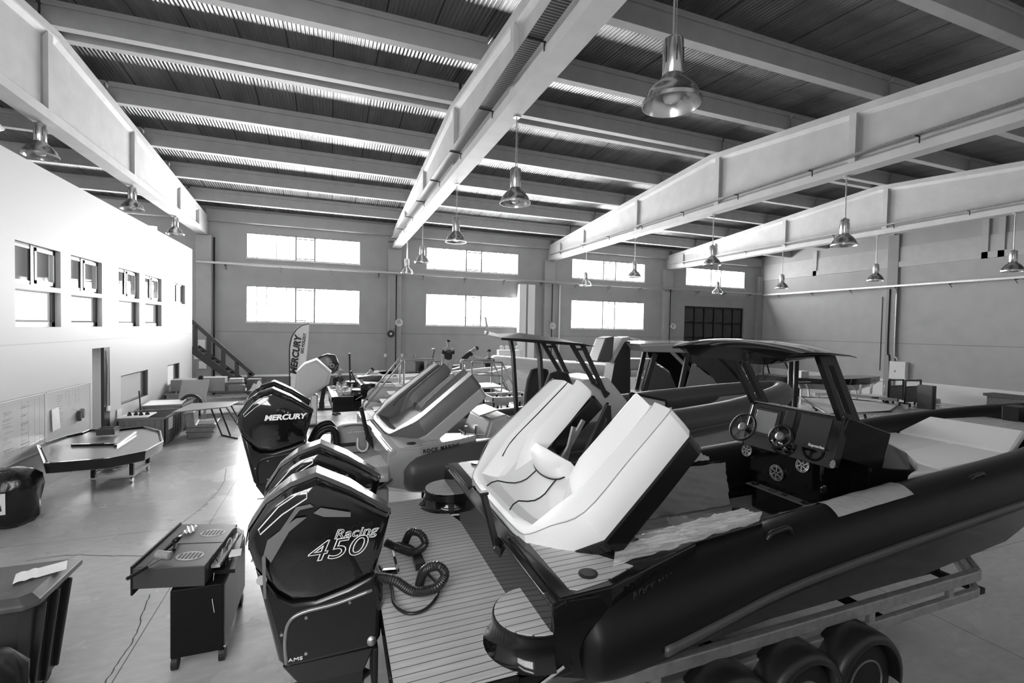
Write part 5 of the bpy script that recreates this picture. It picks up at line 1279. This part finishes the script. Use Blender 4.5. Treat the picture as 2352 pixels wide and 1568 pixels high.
q = tt(2036,935); MB().bar(tt(2034,918), Vector((q.x,0,.2)), .05).build('jockey_leg', galv, R); MB().tube([(q.x,-.04,.12),(q.x,.04,.12)], .12, 16).build('jockey_wheel', tyre, R)
for px in (1880, 1945): q = tt(px, 905); MB().tube([(q.x,-.1,.28),(q.x,.1,.28)], .28, 24).build('wheel', tyre, R); 
MB().bar(tt(1870,905), tt(1930,905), .1, .12).bar(tt(1880,905), Vector((tt(1880,905).x,0,.28)), .08).build('axle_frame', white_m, R)
# pale sheet lying on trestles behind the console
b0 = at(1930, 935, 2, 1.0)
R = root('deck_moulding', 'large pale deck moulding on trestles behind the console of the black boat', 'moulding', (b0.x, b0.y, 0))
pts = [Vector(at(*q, 2, 1.0))-Vector((b0.x,b0.y,0)) for q in ((1838,915),(1900,955),(2045,948),(2062,935),(2000,925),(1930,918))]
MB().prism(pts, (0,0,1), .05).build('moulding_top', mat('pale_moulding', .5, .5, noise=.15, stretch=(1,6,1)), R, bevel=.02)
MB().tube([p+Vector((0,0,.05)) for p in pts], .035, 6, closed=True).build('moulding_rim', satin, R)
for x in (-.8,.8): MB().bar((x,-.5,0),(x,-.2,1.0),.05).bar((x,.5,0),(x,.2,1.0),.05).build('trestle', blackmetal, R)
def frame_trolley(label, px0, px1, pyt, pyb, y):
    a_, b_ = at(px0, pyt, 1, y), at(px1, pyt, 1, y); x0, x1, z = 0, b_.x-a_.x, a_.z
    R = root('panel_trolley', label, 'trolley', (a_.x, y, 0))
    MB().bar((0,0,.1),(0,0,z),.06).bar((x1,0,.1),(x1,0,z),.06).bar((0,0,z),(x1,0,z),.06).bar((0,0,z-.3),(x1,0,z-.3),.05).bar((0,-.25,.15),(0,.25,.15),.06).bar((x1,-.25,.15),(x1,.25,.15),.06).build('frame', blackmetal, R)
    MB().box(.06,x1-.06,-.02,.02,.2,z-.32).build('panel', mat('brown_panel', .10, .4, noise=.3), R)
    for x in (0, x1):
        for yy in (-.22,.22): MB().tube([(x,yy-.02,.06),(x,yy+.02,.06)], .06, 12).build('caster', tyre, R)
frame_trolley('tall panel trolley by the right wall, the one coiled with hose', 2042, 2075, 873, 925, 15.6)
frame_trolley('tall panel trolley by the right wall, nearer the boards', 2080, 2115, 874, 930, 14.6)
for k, (lb, dx) in enumerate((('dark board upright beside the panel trolleys, left one', 0), ('dark board upright beside the panel trolleys, right one', .22))):
    q = at(2124, 930, 1, 13.9); tag(MB().box(q.x+dx-.05, q.x+dx+.05, 13.6, 14.2, 0, at(2120,885,1,13.9).z).build('upright_board', mat('timber_dark', .12, .8), bevel=.01), lb, 'board')
q = at(2262, 925, 1, 12.6)
R = root('wooden_crate', 'long wooden crate against the white foil at the far right', 'crate', (28.75, 10.6, 0)); zc = .72
MB().box(-.5,.5,-2,2,.0,zc).build('crate_body', mat('crate_wood', .16, .8, noise=.4, nscale=7, stretch=(.3,3,3)), R, bevel=.01)
MB().box(-.6,.55,-2.1,2.1,zc,zc+.05).box(-.4,.5,-1.9,2.2,zc+.05,zc+.1).build('loose_boards', mat('timber_grey', .10, .8), R)
q = at(2165, 925, 2, 0.0); q.x -= 1.0; hp = []
for k in range(60): a = k*.45; hp.append((q.x+.5*math.cos(a)*(1-.004*k), q.y+.35*math.sin(a), .03+.004*k))
tag(MB().tube(spline(hp, 2), .02, 6).build('coiled_hose', mat('hose_grey', .3, .6), smooth=True), 'coil of pale hose on the floor by the right wall', 'hose')
for k, (lb, px) in enumerate((('dark steel post behind the windscreen of the black boat, left', 1813), ('dark steel post behind the windscreen of the black boat, right', 1826))):
    q = at(px, 930, 1, 13.5); tag(MB().tube([(q.x,13.5,0),(q.x,13.5,at(px,826,1,13.5).z)], .09, 12).build('steel_post', blackmetal, smooth=True), lb, 'post')
# dark open buggy by the far door
q = at(1765, 880, 1, 19)
R = root('utility_buggy', 'dark open utility buggy with round headlights by the far door', 'buggy', (q.x, 19, 0))
MB().loft([[(-1.2,-.7,.5),(-1.2,.7,.5),(-1.2,.7,1.1),(-1.2,-.7,1.1)],[(.3,-.75,.45),(.3,.75,.45),(.3,.7,1.2),(.3,-.7,1.2)],[(1.5,-.65,.5),(1.5,.65,.5),(1.4,.6,1.05),(1.4,-.6,1.05)]]).build('body', satin, R, bevel=.05)
MB().tube(spline([(-1.1,-.65,1.1),(-1.0,-.6,1.9),(.3,-.6,1.95),(.8,-.65,1.15)],5), .04, 8).tube(spline([(-1.1,.65,1.1),(-1.0,.6,1.9),(.3,.6,1.95),(.8,.65,1.15)],5), .04, 8).bar((-1.0,-.6,1.9),(-1.0,.6,1.9),.06).bar((.3,-.6,1.95),(.3,.6,1.95),.06).build('roll_cage', blackmetal, R)
for x in (-.8,1.0):
    for y in (-.75,.75): MB().tube([(x,y-.12,.35),(x,y+.12,.35)], .35, 20).build('wheel', tyre, R)
for x in (-.6,.0): MB().lathe([(0,0),(.1,0),(.11,.03),(0,.06)], 16, (x,-.78,.95), 'y').build('headlight', chrome, R)
# ================================================================ LEFT SIDE
wbm = mat('whiteboard', .62, .12); ink = mat('marker_ink', .06, .6)
def board(name, label, y0, y1, z0, z1, ruled):
    R = root(name, label, 'whiteboard', (-5.4, y0, z0)); H, D = z1-z0, y1-y0
    b_ = MB().box(.0,.02,0,D,0,H).build('board_surface', wbm, R)
    m = MB(); m.box(.0,.03,0,D,H-.015,H).box(.0,.03,0,D,0,.015).box(.0,.03,0,.015,0,H).box(.0,.03,D-.015,D,0,H); m.build('board_frame', white_m, R)
    r = random.Random(int(y0*10)); m = MB()
    if ruled:
        m2 = MB()
        for k in range(34): m2.box(.0205,.021,.05,D-.08,.06+k*.031,.062+k*.031)
        for y in (.62*D,.72*D,.82*D,.9*D,.3*D): m2.box(.0205,.021,y,y+.003,.05,H-.08)
        m2.build('ruled_lines', mat('ruled_grey', .25, .6), b_)
        for k in range(60):
            y = r.choice((.06,.35,.6))*D+r.uniform(0,.05); z = .1+r.randrange(30)*.031; y1_ = y+r.uniform(.1,.28)
            m.tube([(.022,y+(y1_-y)*j/6,z+r.uniform(0,.014)) for j in range(7)], .002, 4)
    else:
        for k in range(11): y = .42; z = H-.15-.055*k; m.tube([(.022,y+.03*j,z+r.uniform(0,.016)) for j in range(r.randint(4,9))], .0025, 4)
        for q in range(5):
            for k in range(r.randint(3,7)): y = .75+.14*q; z = H-.10-.05*k; m.tube([(.022,y+.015*j,z+r.uniform(0,.014)) for j in range(4)], .0022, 4)
        for k in range(8): y = 1.0+.06*k; m.tube([(.022,y+.025*j,.75-.02*k+r.uniform(0,.014)) for j in range(5)], .0015, 4)
    m.build('handwriting', ink, b_); return R
board('whiteboard', 'whiteboard ruled as a filled-in table at the left edge', 10.2, 12.27, .77, 1.94, True)
b2 = board('whiteboard', 'whiteboard with short handwritten lists and a pinned sheet, beside the doorway', 12.29, 14.2, .66, 1.93, False)
tag(MB().prism([(-5.36,12.45,1.55),(-5.36,12.72,1.57),(-5.34,12.74,1.12),(-5.35,12.47,1.10)], (1,0,0), .004).build('pinned_sheet', white_m), 'white paper sheet pinned on the second whiteboard', 'paper')
tag(MB().loft([[(-5.37,13.55+.05*math.cos(a),1.22+.12*math.sin(a)) for a in [2*PI*k/14 for k in range(14)]], [(-5.30,13.55+.045*math.cos(a),1.22+.11*math.sin(a)) for a in [2*PI*k/14 for k in range(14)]]]).build('board_eraser', mat('eraser_dark', .05, .6), bevel=.01), 'dark oval eraser stuck on the second whiteboard', 'eraser')
tag(MB().loft([[(-5.37,13.70+.04*math.cos(a),1.26+.12*math.sin(a)) for a in [2*PI*k/14 for k in range(14)]], [(-5.30,13.70+.035*math.cos(a),1.26+.11*math.sin(a)) for a in [2*PI*k/14 for k in range(14)]]]).build('board_eraser', mat('eraser_grey', .25, .6), bevel=.01), 'grey oval eraser right of the dark one on the second whiteboard', 'eraser')
tag(MB().box(-5.39,-5.37,15.7,16.0,.75,1.0).build('wall_notice', mat('notice_white', .6, .6)), 'small white notice on the wall behind the large crate', 'notice')
# black bag over a bin at left
r = random.Random(2)
def bagf(R, m_, pts, cx, cy):
    L = []
    for rad, z in pts: L.append([(cx+rad*(1+.06*math.sin(5*a+z*7)+.04*math.sin(11*a+z*13))*math.cos(a), cy+rad*(1+.06*math.sin(5*a+z*7)+.03*math.cos(9*a))*math.sin(a), z) for a in [2*PI*k/36 for k in range(36)]])
    return MB().loft(L).build('bag', m_, R, smooth=True)
R = root('covered_bin', 'tall bin covered with a glossy black plastic bag at the left edge', 'bin', (-4.95, 10.25, 0))
bagf(R, mat('black_bin_bag', .01, .22, bump=.9, bscale=5), [(.26,0),(.34,.1),(.37,.35),(.39,.6),(.36,.78),(.26,.88),(.12,.93),(.0,.94)], 0, 0)
MB().prism([(.12,-.385,.28),(-.08,-.40,.28),(-.08,-.40,.62),(.12,-.385,.62)], (0,-1,0), .004).build('paper_label', white_m, R)
MB().tube([(.14*math.cos(a)-.05, .14*math.sin(a)-.1, .925-.02*math.cos(a)) for a in [2*PI*k/20 for k in range(20)]], .005, 5, closed=True).build('tie_ring', chrome, R)
# hard top shell on a wheeled cart
R = root('workshop_cart', 'black steel cart on casters carrying the black hard top moulding', 'cart', (-4.25, 12.5, 0))
xs, ys_ = (-.30,.35), (-.38,.55)
for x in xs:
    for y in ys_:
        MB().box(x-.035,x+.035,y-.035,y+.035,.12,.72).build('leg', blackmetal, R); MB().tube([(x-.02,y,.06),(x+.02,y,.06)], .06, 14).build('caster', galv, R)
MB().box(-.34,.39,-.42,-.36,.66,.72).box(-.34,.39,.53,.59,.66,.72).box(-.34,-.28,-.42,.59,.66,.72).box(.33,.39,-.42,.59,.66,.72).build('top_frame', blackmetal, R)
MB().box(-.34,.39,-.42,.59,.13,.17).build('lower_shelf', mat('shelf_white', .55, .5), R)
T0 = Vector(at(250,1010,2,.96))
R = root('hard_top_moulding', 'black hard top moulding lying upside down on the wheeled cart', 'moulding', (T0.x, T0.y, .72))
def tz(px, py, z=.96): q = at(px, py, 2, z); return Vector((q.x-T0.x, q.y-T0.y, 0))
ol = [tz(*q) for q in ((83,1022),(100,1064),(250,1052),(335,1035),(376,1012),(370,988),(332,978),(272,984),(205,985),(188,992),(150,1000))]
c_ = sum(ol, Vector())/len(ol)
MB().loft([[c_+(p-c_)*.88+Vector((0,0,.0)) for p in ol], [c_+(p-c_)*.97+Vector((0,0,.05)) for p in ol], [p+Vector((0,0,.24)) for p in ol], [c_+(p-c_)*.965+Vector((0,0,.24)) for p in ol], [c_+(p-c_)*.94+Vector((0,0,.19)) for p in ol]]).build('shell', gel_black, R, bevel=.006)
MB().prism([c_+(p-c_)*.93+Vector((0,0,.19)) for p in ol], (0,0,1), .01).build('inner_lining', mat('lining_grey', .22, .3), R)
MB().bar(tz(165,1020)+Vector((0,0,.22)), tz(265,1018)+Vector((0,0,.22)), .05).bar(tz(265,1022)+Vector((0,0,.22)), tz(310,992)+Vector((0,0,.24)), .05).build('inner_rib', gel_black, R)
R = root('small_tray', 'small dark open tray standing on the black hard top moulding', 'tray', (at(248,998,2,.95).x, at(248,998,2,.95).y, .965))
MB().box(-.14,.14,-.12,.12,0,.02).add([(-.14,-.12,0),(.14,-.12,0),(.17,-.16,.14),(-.17,-.16,.14),(-.14,-.10,0),(.14,-.10,0),(.17,-.14,.14),(-.17,-.14,.14)],[(0,1,2,3),(4,7,6,5),(0,4,5,1),(1,5,6,2),(2,6,7,3),(3,7,4,0)]).box(-.16,.16,.1,.13,0,.14).box(-.16,-.13,-.12,.12,0,.14).box(.13,.16,-.12,.12,0,.14).build('tray_body', mat('tray_grey', .08, .4), R)
for lb, px, py in (('bundle of tangled cords and film on the lower cart shelf', 255, 1078),):
    q = at(px, py, 2, .18); cbp = [Vector((q.x+r.uniform(-.25,.25), q.y+r.uniform(-.25,.25), .19+r.uniform(0,.08))) for _ in range(40)]
    tag(MB().tube(spline(cbp, 4), .008, 5).build('cord_bundle', mat('cord_grey', .3, .6), smooth=True), lb, 'cords')
# large crates
def crate(name, label, x0, x1, y0, y1, h_, m_, txt=None):
    R = root(name, label, 'crate', ((x0+x1)/2, (y0+y1)/2, 0)); w, d = (x1-x0)/2, (y1-y0)/2; m = MB()
    m.box(-w,w,-d,-d+.04,.1,h_).box(-w,w,d-.04,d,.1,h_).box(-w,-w+.04,-d,d,.1,h_).box(w-.04,w,-d,d,.1,h_).box(-w,w,-d,d,.08,.12)
    m.box(-w-.02,w+.02,-d-.02,-d+.05,h_-.05,h_).box(-w-.02,w+.02,d-.05,d+.02,h_-.05,h_).box(w-.05,w+.02,-d,d,h_-.05,h_).box(-w-.02,-w+.05,-d,d,h_-.05,h_)
    m.build('crate_body', m_, R, bevel=.008)
    m = MB()
    for k in range(7): x = -w+.12+(2*w-.24)*k/6; m.box(x-.015,x+.015,-d-.02,-d,.15,h_-.08)
    for k in range(7): y = -d+.12+(2*d-.24)*k/6; m.box(w,w+.02,y-.015,y+.015,.15,h_-.08)
    m.build('ribs', m_, R)
    for x in (-w+.1, 0, w-.1): MB().box(x-.06,x+.06,-d,d,0,.1).build('runner', m_, R)
    if txt: text(txt, .12, mat('stencil_pale', .45, .6), R, face((-.1,-d-.022,h_*.62), (1,0,0), (0,0,1)))
    return R
cg = mat('crate_grey_plastic', .17, .6); cg2 = mat('crate_grey_light', .26, .6)
crate('pallet_crate', 'large ribbed grey plastic crate with a white sheet on its side, near the office wall', -5.28, -4.2, 15.4, 16.9, .80, cg, 'MODULO')
tag(MB().box(-4.19,-4.175,15.6,15.95,.42,.74).build('paper_sheet', white_m), 'white paper sheet fixed on the side of the large grey crate', 'paper')
tag(MB().box(-5.3,-4.62,15.45,16.2,.80,.83).build('loose_sheet', white_m, bevel=.01), 'white sheet lying over one end of the large grey crate', 'panel')
for k in range(4):
    o = MB().lathe([(0,0),(.05,0),(.05,.05),(.03,.06),(.03,.1),(0,.1)], 12).build('round_knob', blackm); o.location = (-5.12+.13*k, 15.75+.05*(k % 2), .83); tag(o, 'small black knob lying on the white panel over the large crate', 'knob', 'black knobs on the white panel')
crate('pallet_crate', 'second grey crate behind the ribbed one along the office wall', -5.28, -4.3, 17.3, 18.7, .85, cg2)
tag(MB().prism([(-5.3,17.2,.86),(-4.3,17.3,.86),(-4.35,18.0,.9),(-5.3,18.0,.9)], (0,0,1), .02).build('loose_sheet', white_m), 'thin pale sheet on the second grey crate', 'panel')
crate('pallet_crate', 'third grey crate further along the office wall', -5.28, -4.6, 19.3, 20.7, .95, cg2)
R = root('cable_drum', 'black ring shaped cable drum by the second grey crate', 'drum', (-4.2, 17.9, .0))
MB().tube([(.28*math.cos(a),0,.78+.28*math.sin(a)) for a in [2*PI*k/24 for k in range(24)]], .05, 8, closed=True).build('ring', blackm, R, smooth=True); MB().box(-.06,.06,-.15,.15,0,.5).build('foot', blackmetal, R)
# hull section of grey laminate
H0 = at(446,1007,2,0); H0.x += .12
R = root('laminate_moulding', 'bare grey laminate bow moulding standing on the floor under the folding table', 'moulding', (H0.x, H0.y, 0), 8)
MB().loft([[(-.28,0,0),(.30,0,0),(.42,.0,.38),(-.10,.0,.38),(-.14,.0,.75),(-.38,.0,.75)], [(-.28,.9,0),(.38,.95,0),(.50,.95,.40),(-.08,.9,.40),(-.10,.9,.75),(-.36,.9,.75)]]).build('shell', mat('bare_laminate', .24, .5, noise=.2), R, bevel=.03)
MB().bar((-.35,-.01,.34),(.42,-.01,.30),.02,.03).bar((-.33,-.01,.2),(.38,-.01,.16),.02,.03).build('step_moulding', mat('bare_laminate_edge', .12, .5), R)
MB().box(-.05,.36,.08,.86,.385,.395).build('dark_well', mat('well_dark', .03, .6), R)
# folding table with dark panel
t0 = at(480,940,2,.92)
R = root('folding_table', 'dark hard top panel laid as a table on slanted folding legs', 'table', (t0.x, t0.y, 0))
def tp(px, py, z): q = at(px, py, 2, z); return Vector((q.x-t0.x, q.y-t0.y, z))
tpts = [tp(*q, .92) for q in ((393,949),(520,935),(555,922),(545,923),(460,930),(440,936))]
MB().prism([tp(*q, .92) for q in ((393,949),(522,936),(548,924),(440,928))], (0,0,1), .03).build('panel_top', mat('panel_satin', .20, .45), R, bevel=.008)
for a_, b_ in (((485,938),(510,1000)), ((505,938),(530,1003)), ((520,935),(545,975)), ((530,930),(560,985))):
    p, q = tp(*a_, .92), tp(*b_, 0.0); MB().bar(p, q, .03).build('leg', blackmetal, R)
p, q = tp(510,1000,0), tp(545,1008,0); MB().bar(p+Vector((0,0,.02)), q+Vector((0,0,.02)), .04).build('foot_bar', blackmetal, R)
# long bench at the back, loaded
R = root('work_bench', 'long steel work bench loaded with boxes in front of the stairs', 'bench', (-3.6, 20.6, 0))
MB().box(-.9,1.2,-.45,.45,.84,.88).build('bench_top', mat('bench_grey', .16, .5), R)
MB().box(-.85,1.15,-.42,.42,.35,.38).build('lower_shelf', mat('bench_grey', .16, .5), R)
for x in (-.86,1.16):
    for y in (-.41,.41): MB().box(x-.025,x+.025,y-.025,y+.025,0,.84).build('leg', blackmetal, R)
R = root('work_bench', 'smaller work bench with a bottle at the foot of the stairs', 'bench', (-1.95, 19.6, 0))
MB().box(-.7,.55,-.4,.4,.80,.84).build('bench_top', blackmetal, R); MB().box(-.65,.5,-.37,.37,.3,.33).build('lower_shelf', blackmetal, R)
for x in (-.66,.51):
    for y in (-.36,.36): MB().box(x-.025,x+.025,y-.025,y+.025,0,.80).build('leg', blackmetal, R)
def item(name, label, cat, loc, mb, m_, **k): o = mb.build(name, m_, **k); o.location = loc; return tag(o, label, cat)
cd = lambda g_: mat('cardboard_%02d' % int(g_*100), g_, .8)
for lb, x, y, z, w, d, h_, g_ in (('tall open cardboard box in the middle of the bench heap', -4.05,20.5,.88,.75,.5,.5,.34), ('dark small case stacked on the bench beside the tall box', -3.35,20.3,.88,.6,.4,.32,.12), ('pale carton lying on the dark small case', -3.3,20.3,1.20,.45,.35,.14,.45),
        ('dark square box right of the stacked case', -2.75,20.6,.88,.45,.45,.40,.10)):
    item('storage_box', lb, 'box', (x,y,z), MB().box(-w/2,w/2,-d/2,d/2,0,h_).box(-w/2-.01,w/2+.01,-d/2-.01,-d/2+.02,h_*.6,h_*.64), cd(g_), bevel=.006)
item('grey_pouch', 'rounded grey soft case in front of the bench boxes', 'case', (-3.25,20.02,.88), MB().box(-.28,.28,-.12,.12,0,.26), mat('soft_case_grey', .2, .7), bevel=.07, seg=3)
item('plastic_heap', 'crumpled white plastic and cloth on the bench end', 'plastic', (-2.55,20.1,.88), MB().grid(lambda u, v: ((u-.5)*.6, (v-.5)*.4, .02+.38*math.sin(PI*u)*math.sin(PI*v)*(.7+.3*math.sin(u*17+v*9))), 22, 18), mat('plastic_white', .75, .5), smooth=True)
item('power_tool_case', 'small pale tool box on the smaller bench', 'box', (-2.0,19.6,.84), MB().box(-.16,.16,-.12,.12,0,.14).box(-.05,.05,-.03,.03,.14,.18), mat('toolbox_pale', .45, .5), bevel=.01)
item('plastic_bottle', 'white bottle standing on the smaller bench', 'bottle', (-1.55,19.55,.84), MB().lathe([(0,0),(.045,0),(.048,.16),(.02,.21),(.018,.25),(0,.25)], 14), mat('bottle_white', .7, .4), smooth=True)
item('leaning_board', 'pale square cardboard sheet leaning on the crates', 'cardboard', (-4.35,18.9,.0), MB().prism([(-.45,0,.80),(.35,0,.80),(.40,.3,1.42),(-.40,.3,1.42)], (0,1,0), .03).box(-.45,-.38,0,.05,0,.82).box(.28,.35,0,.05,0,.82), cd(.42))
item('storage_box', 'grey open carton against the wall end behind the leaning sheet', 'box', (-4.9,20.2,.95), MB().box(-.38,.38,-.3,.3,0,.4), cd(.26), bevel=.01)
item('dark_jacket', 'dark jacket hanging over the open carton', 'jacket', (-4.45,20.3,.95), MB().loft([[(-.1,-.1,0),(.1,-.1,0),(.12,.1,0),(-.1,.1,0)],[(-.12,-.08,.3),(.1,-.1,.3),(.1,.1,.3),(-.1,.1,.3)],[(-.04,-.04,.5),(.06,-.04,.52),(.06,.06,.52),(-.04,.06,.5)]]), cv, smooth=True)
item('broom_handle', 'thin pole standing by the office wall behind the large crate', 'pole', (-5.2,16.98,0), MB().bar((0,0,0),(-.1,.05,1.35),.03), blackmetal)
# ---------------------------------------------------------------- waste container, bottom left
R = root('waste_container', 'large dark wheeled waste container at the bottom left corner', 'bin', (-2.95, 5.42, 0))
bp = mat('bin_plastic', .035, .38); bl = mat('bin_lid', .07, .42, noise=.35, nscale=5)
L = []
for z, s_ in ((.12,.86),(.3,.88),(1.0,1.0)): L.append([(x*s_, y*s_, z) for x, y in ((-.62,-.36),(.56,-.36),(.62,-.30),(.62,.30),(.56,.36),(-.62,.36))])
MB().loft(L).build('container_body', bp, R, bevel=.01)
for y in (-.22,.0,.22): MB().bar((.53,y*.9,.15),(.63,y,.96),.03,.08).build('body_rib', bp, R, bevel=.01)
for x in (.1,.35): MB().bar((x*.9,-.315,.15),(x,-.37,.96),.05,.03).build('body_rib', bp, R, bevel=.01)
MB().loft([[(-.68,-.42,1.0),(.60,-.42,1.0),(.68,-.34,1.0),(.68,.40,1.0),(-.68,.40,1.0)],[(-.68,-.42,1.05),(.60,-.42,1.05),(.68,-.34,1.05),(.68,.40,1.05),(-.68,.40,1.05)],[(-.62,-.34,1.09),(.54,-.34,1.09),(.60,-.28,1.09),(.60,.34,1.09),(-.62,.34,1.09)]]).build('lid', bl, R, bevel=.012)
for x in (-.45,.45):
    for y in (-.22,.22): MB().tube([(x-.03,y,.08),(x+.03,y,.08)], .08, 16).build('caster', tyre, R)
q = at(95,1312,2,1.1)
o = tag(MB().grid(lambda u, v: (.17*(u-.5)*2, .11*(v-.5)*2+.06*(u-.5), .006+.02*math.sin(PI*u)*math.sin(PI*v)+.01*abs(math.sin(u*14))*(u < .4)), 24, 10).build('plastic_envelope', white_m, smooth=True), 'white plastic envelope lying on the waste container lid', 'envelope'); o.location = (q.x, q.y, 1.092); o.rotation_euler = (0,0,.35)
R = root('black_bag', 'black bag with pale lettering at the bottom left corner, in front of the container', 'bag', (-2.36, 4.62, 0))
bagf(R, mat('bag_fabric', .008, .7), [(.22,0),(.30,.15),(.32,.45),(.30,.72),(.22,.85),(.1,.90),(0,.91)], -.12, 0)
text('ROCK', .11, mat('lettering_pale', .5, .6), R, face((.02,-.31,.76), (.75,.25,-.62), (.3,.1,.8)), depth=.004)
MB().tube(spline([(.12,-.2,.62),(.2,-.26,.5),(.19,-.27,.34),(.14,-.24,.2)], 6), [.01+.022*math.sin(PI*min(1, k/12)) for k in range(19)], 8).build('pale_strap', mat('strap_pale', .4, .6), R, smooth=True)

# ---------------------------------------------------------------- tool cabinet with a black instrument box on top
def cz(px, py, z): return Vector(at(px, py, 2, z))
c1_, c2_, c3_, c4_ = cz(304,1306,1.04), cz(470,1299,1.04), cz(545,1203,1.04), cz(417,1203,1.04)
K0 = (c1_+c2_+c3_+c4_)/4
R = root('tool_cabinet', 'tall black wheeled tool cabinet left of the big outboards', 'cabinet', (-1.20, 5.93, 0))
MB().box(-.22,.22,-.60,.62,.16,.83).build('cabinet_body', mat('cabinet_black', .005, .6, spec=.2), R, bevel=.01)
MB().box(.22,.235,-.55,.6,.18,.80).build('side_panel', mat('brushed_side', .16, .45, noise=.2, stretch=(1,8,.3)), R)
for x in (-.2,.2):
    for y in (-.5,.5): MB().tube([(x-.025,y,.075),(x+.025,y,.075)], .075, 16).build('caster', tyre, R); MB().box(x-.03,x+.03,y-.03,y+.03,.12,.16).build('caster_fork', galv, R)
R = root('instrument_box', 'flat grey metal box with two oval striped badges lying on the tool cabinet', 'box', (K0.x, K0.y, .84))
def kl(p, z): return Vector((p.x-K0.x, p.y-K0.y, z))
bxm = mat('box_grey_metal', .07, .4, .3)
MB().prism([kl(c1_,0), kl(c2_,0), kl(c3_,0), kl(c4_,0)], (0,0,1), .20).build('box_body', bxm, R, bevel=.006)
e1 = (c1_-c2_).normalized()*.06
MB().prism([kl(c1_,-.06)+Vector((0,0,0)), kl(c1_+e1*.3,-.06), kl(c4_+e1*.3,-.06), kl(c4_,-.06)], (0,0,1), .28).build('front_flange', blackmetal, R)
u_ = (c2_-c1_); v_ = (c4_-c1_)
def on(a, b): return kl(c1_+u_*a+v_*b+(c3_-c2_-v_)*a*b, .2005)
MB().bar(on(.18,.5), on(.98,.52), .012, .004).build('top_seam', seam_m, R)
MB().bar(on(.10,.02), on(.10,.98), .07, .004).build('louvre_strip', mat('louvre_dark', .02, .5), R)
for a, b in ((.66,.22),(.70,.76)):
    c0 = on(a, b); X_ = u_.normalized(); Y_ = v_.normalized()
    o = MB().prism([c0+X_*.13*math.cos(t)+Y_*.10*math.sin(t) for t in [2*PI*k/28 for k in range(28)]], (0,0,1), .002).build('oval_badge', mat('badge_pale', .45, .4), R)
    m = MB()
    for k in range(6): x = -.09+.036*k; hgt = .085*math.sqrt(max(.05, 1-(x/.13)**2)); m.bar(c0+X_*x-Y_*hgt*.8+Vector((0,0,.003)), c0+X_*x+Y_*hgt*.8+Vector((0,0,.003)), .02, .002)
    m.build('badge_stripes', seam_m, o)
# open electronics chassis beside it
q0 = cz(520,1275,.93)
R = root('electronics_chassis', 'opened electronics chassis full of wires on the tool cabinet, beside the outboards', 'electronics', (q0.x, q0.y, .84))
def el(px, py, z): p = cz(px, py, .84+z); return Vector((p.x-q0.x, p.y-q0.y, z))
MB().prism([el(480,1320,.0), el(540,1315,.0), el(560,1225,.0), el(530,1215,.0)], (0,0,1), .04).build('chassis_tray', blackmetal, R)
MB().bar(el(495,1300,.12), el(545,1225,.12), .08, .03).build('circuit_board', mat('board_pale', .35, .3, noise=.5, nscale=30), R)
MB().prism([el(525,1280,.13), el(553,1275,.13), el(556,1262,.13), el(532,1265,.13)], (0,0,1), .015).build('white_module', white_m, R)
r = random.Random(9)
for k in range(6):
    a_, b_ = el(490+10*k, 1310-14*k, .05), el(500+11*k, 1290-13*k, .14)
    MB().tube(spline([a_, a_+Vector((r.uniform(-.06,.06), r.uniform(-.05,.05), .12)), b_+Vector((r.uniform(-.05,.05),0,.08)), b_], 6), .004, 5).build('wire', (blackm, mat('wire_white', .7, .5))[k % 2], R, smooth=True)
MB().tube(spline([el(492,1315,.05), el(488,1340,-.02)+Vector((0,-.02,-.1)), el(495,1365,-.1)+Vector((0,-.05,-.15))], 6), .003, 5).build('hanging_wire', mat('wire_white', .7, .5), R)
for x in range(5): MB().box(-.08+.03*x,-.06+.03*x,-.13,-.08,.04,.09).build('relay', blackm, R)
# mallet
p0, p1_ = cz(292,1325,1.08), cz(378,1277,1.09)
R = root('mallet', 'dead blow mallet with ribbed black grip lying on the metal box', 'mallet', (p0.x, p0.y, 1.065))
d_ = Vector((p1_.x-p0.x, p1_.y-p0.y, .02)); rr_ = [.018 if k % 2 else .015 for k in range(18)]
MB().tube([d_*(k/17*.5) for k in range(18)], rr_, 10).build('grip', blackm, R); MB().tube([d_*.5, d_*.95], .010, 8).build('handle', galv, R)
s_ = d_.normalized().cross(Vector((0,0,1)))
MB().tube([d_*.98-s_*.08+Vector((0,0,.02)), d_*.98-s_*.075+Vector((0,0,.02)), d_*.98+s_*.075+Vector((0,0,.02)), d_*.98+s_*.08+Vector((0,0,.02))], [.03,.04,.04,.03], 18).build('head', mat('mallet_head', .28, .45, noise=.3), R, smooth=True, angle=40)
q = cz(402,1248,1.06)
R = root('hand_tool', 'dark rivet tool lying on the metal box behind the mallet', 'tool', (q.x, q.y, 1.055))
MB().bar((-.06,-.14,0),(0,.02,.02),.025).bar((.03,-.15,0),(.0,.02,.02),.03).build('handles', blackmetal, R, bevel=.004); MB().tube([(0,.0,.03),(.02,.12,.03)], [.03,.02], 10).build('tool_head', blackm, R, smooth=True)
q = cz(437,1218,1.045); tag(MB().grid(lambda u, v: (q.x+.10*(u-.5), q.y+.2*(v-.5), 1.045+.025*abs(math.sin(u*8+v*5))), 12, 14).build('foil_scrap', mat('clear_scrap', .8, .2, alpha=.7), smooth=True), 'crumpled clear wrapper on the metal box', 'wrapper')
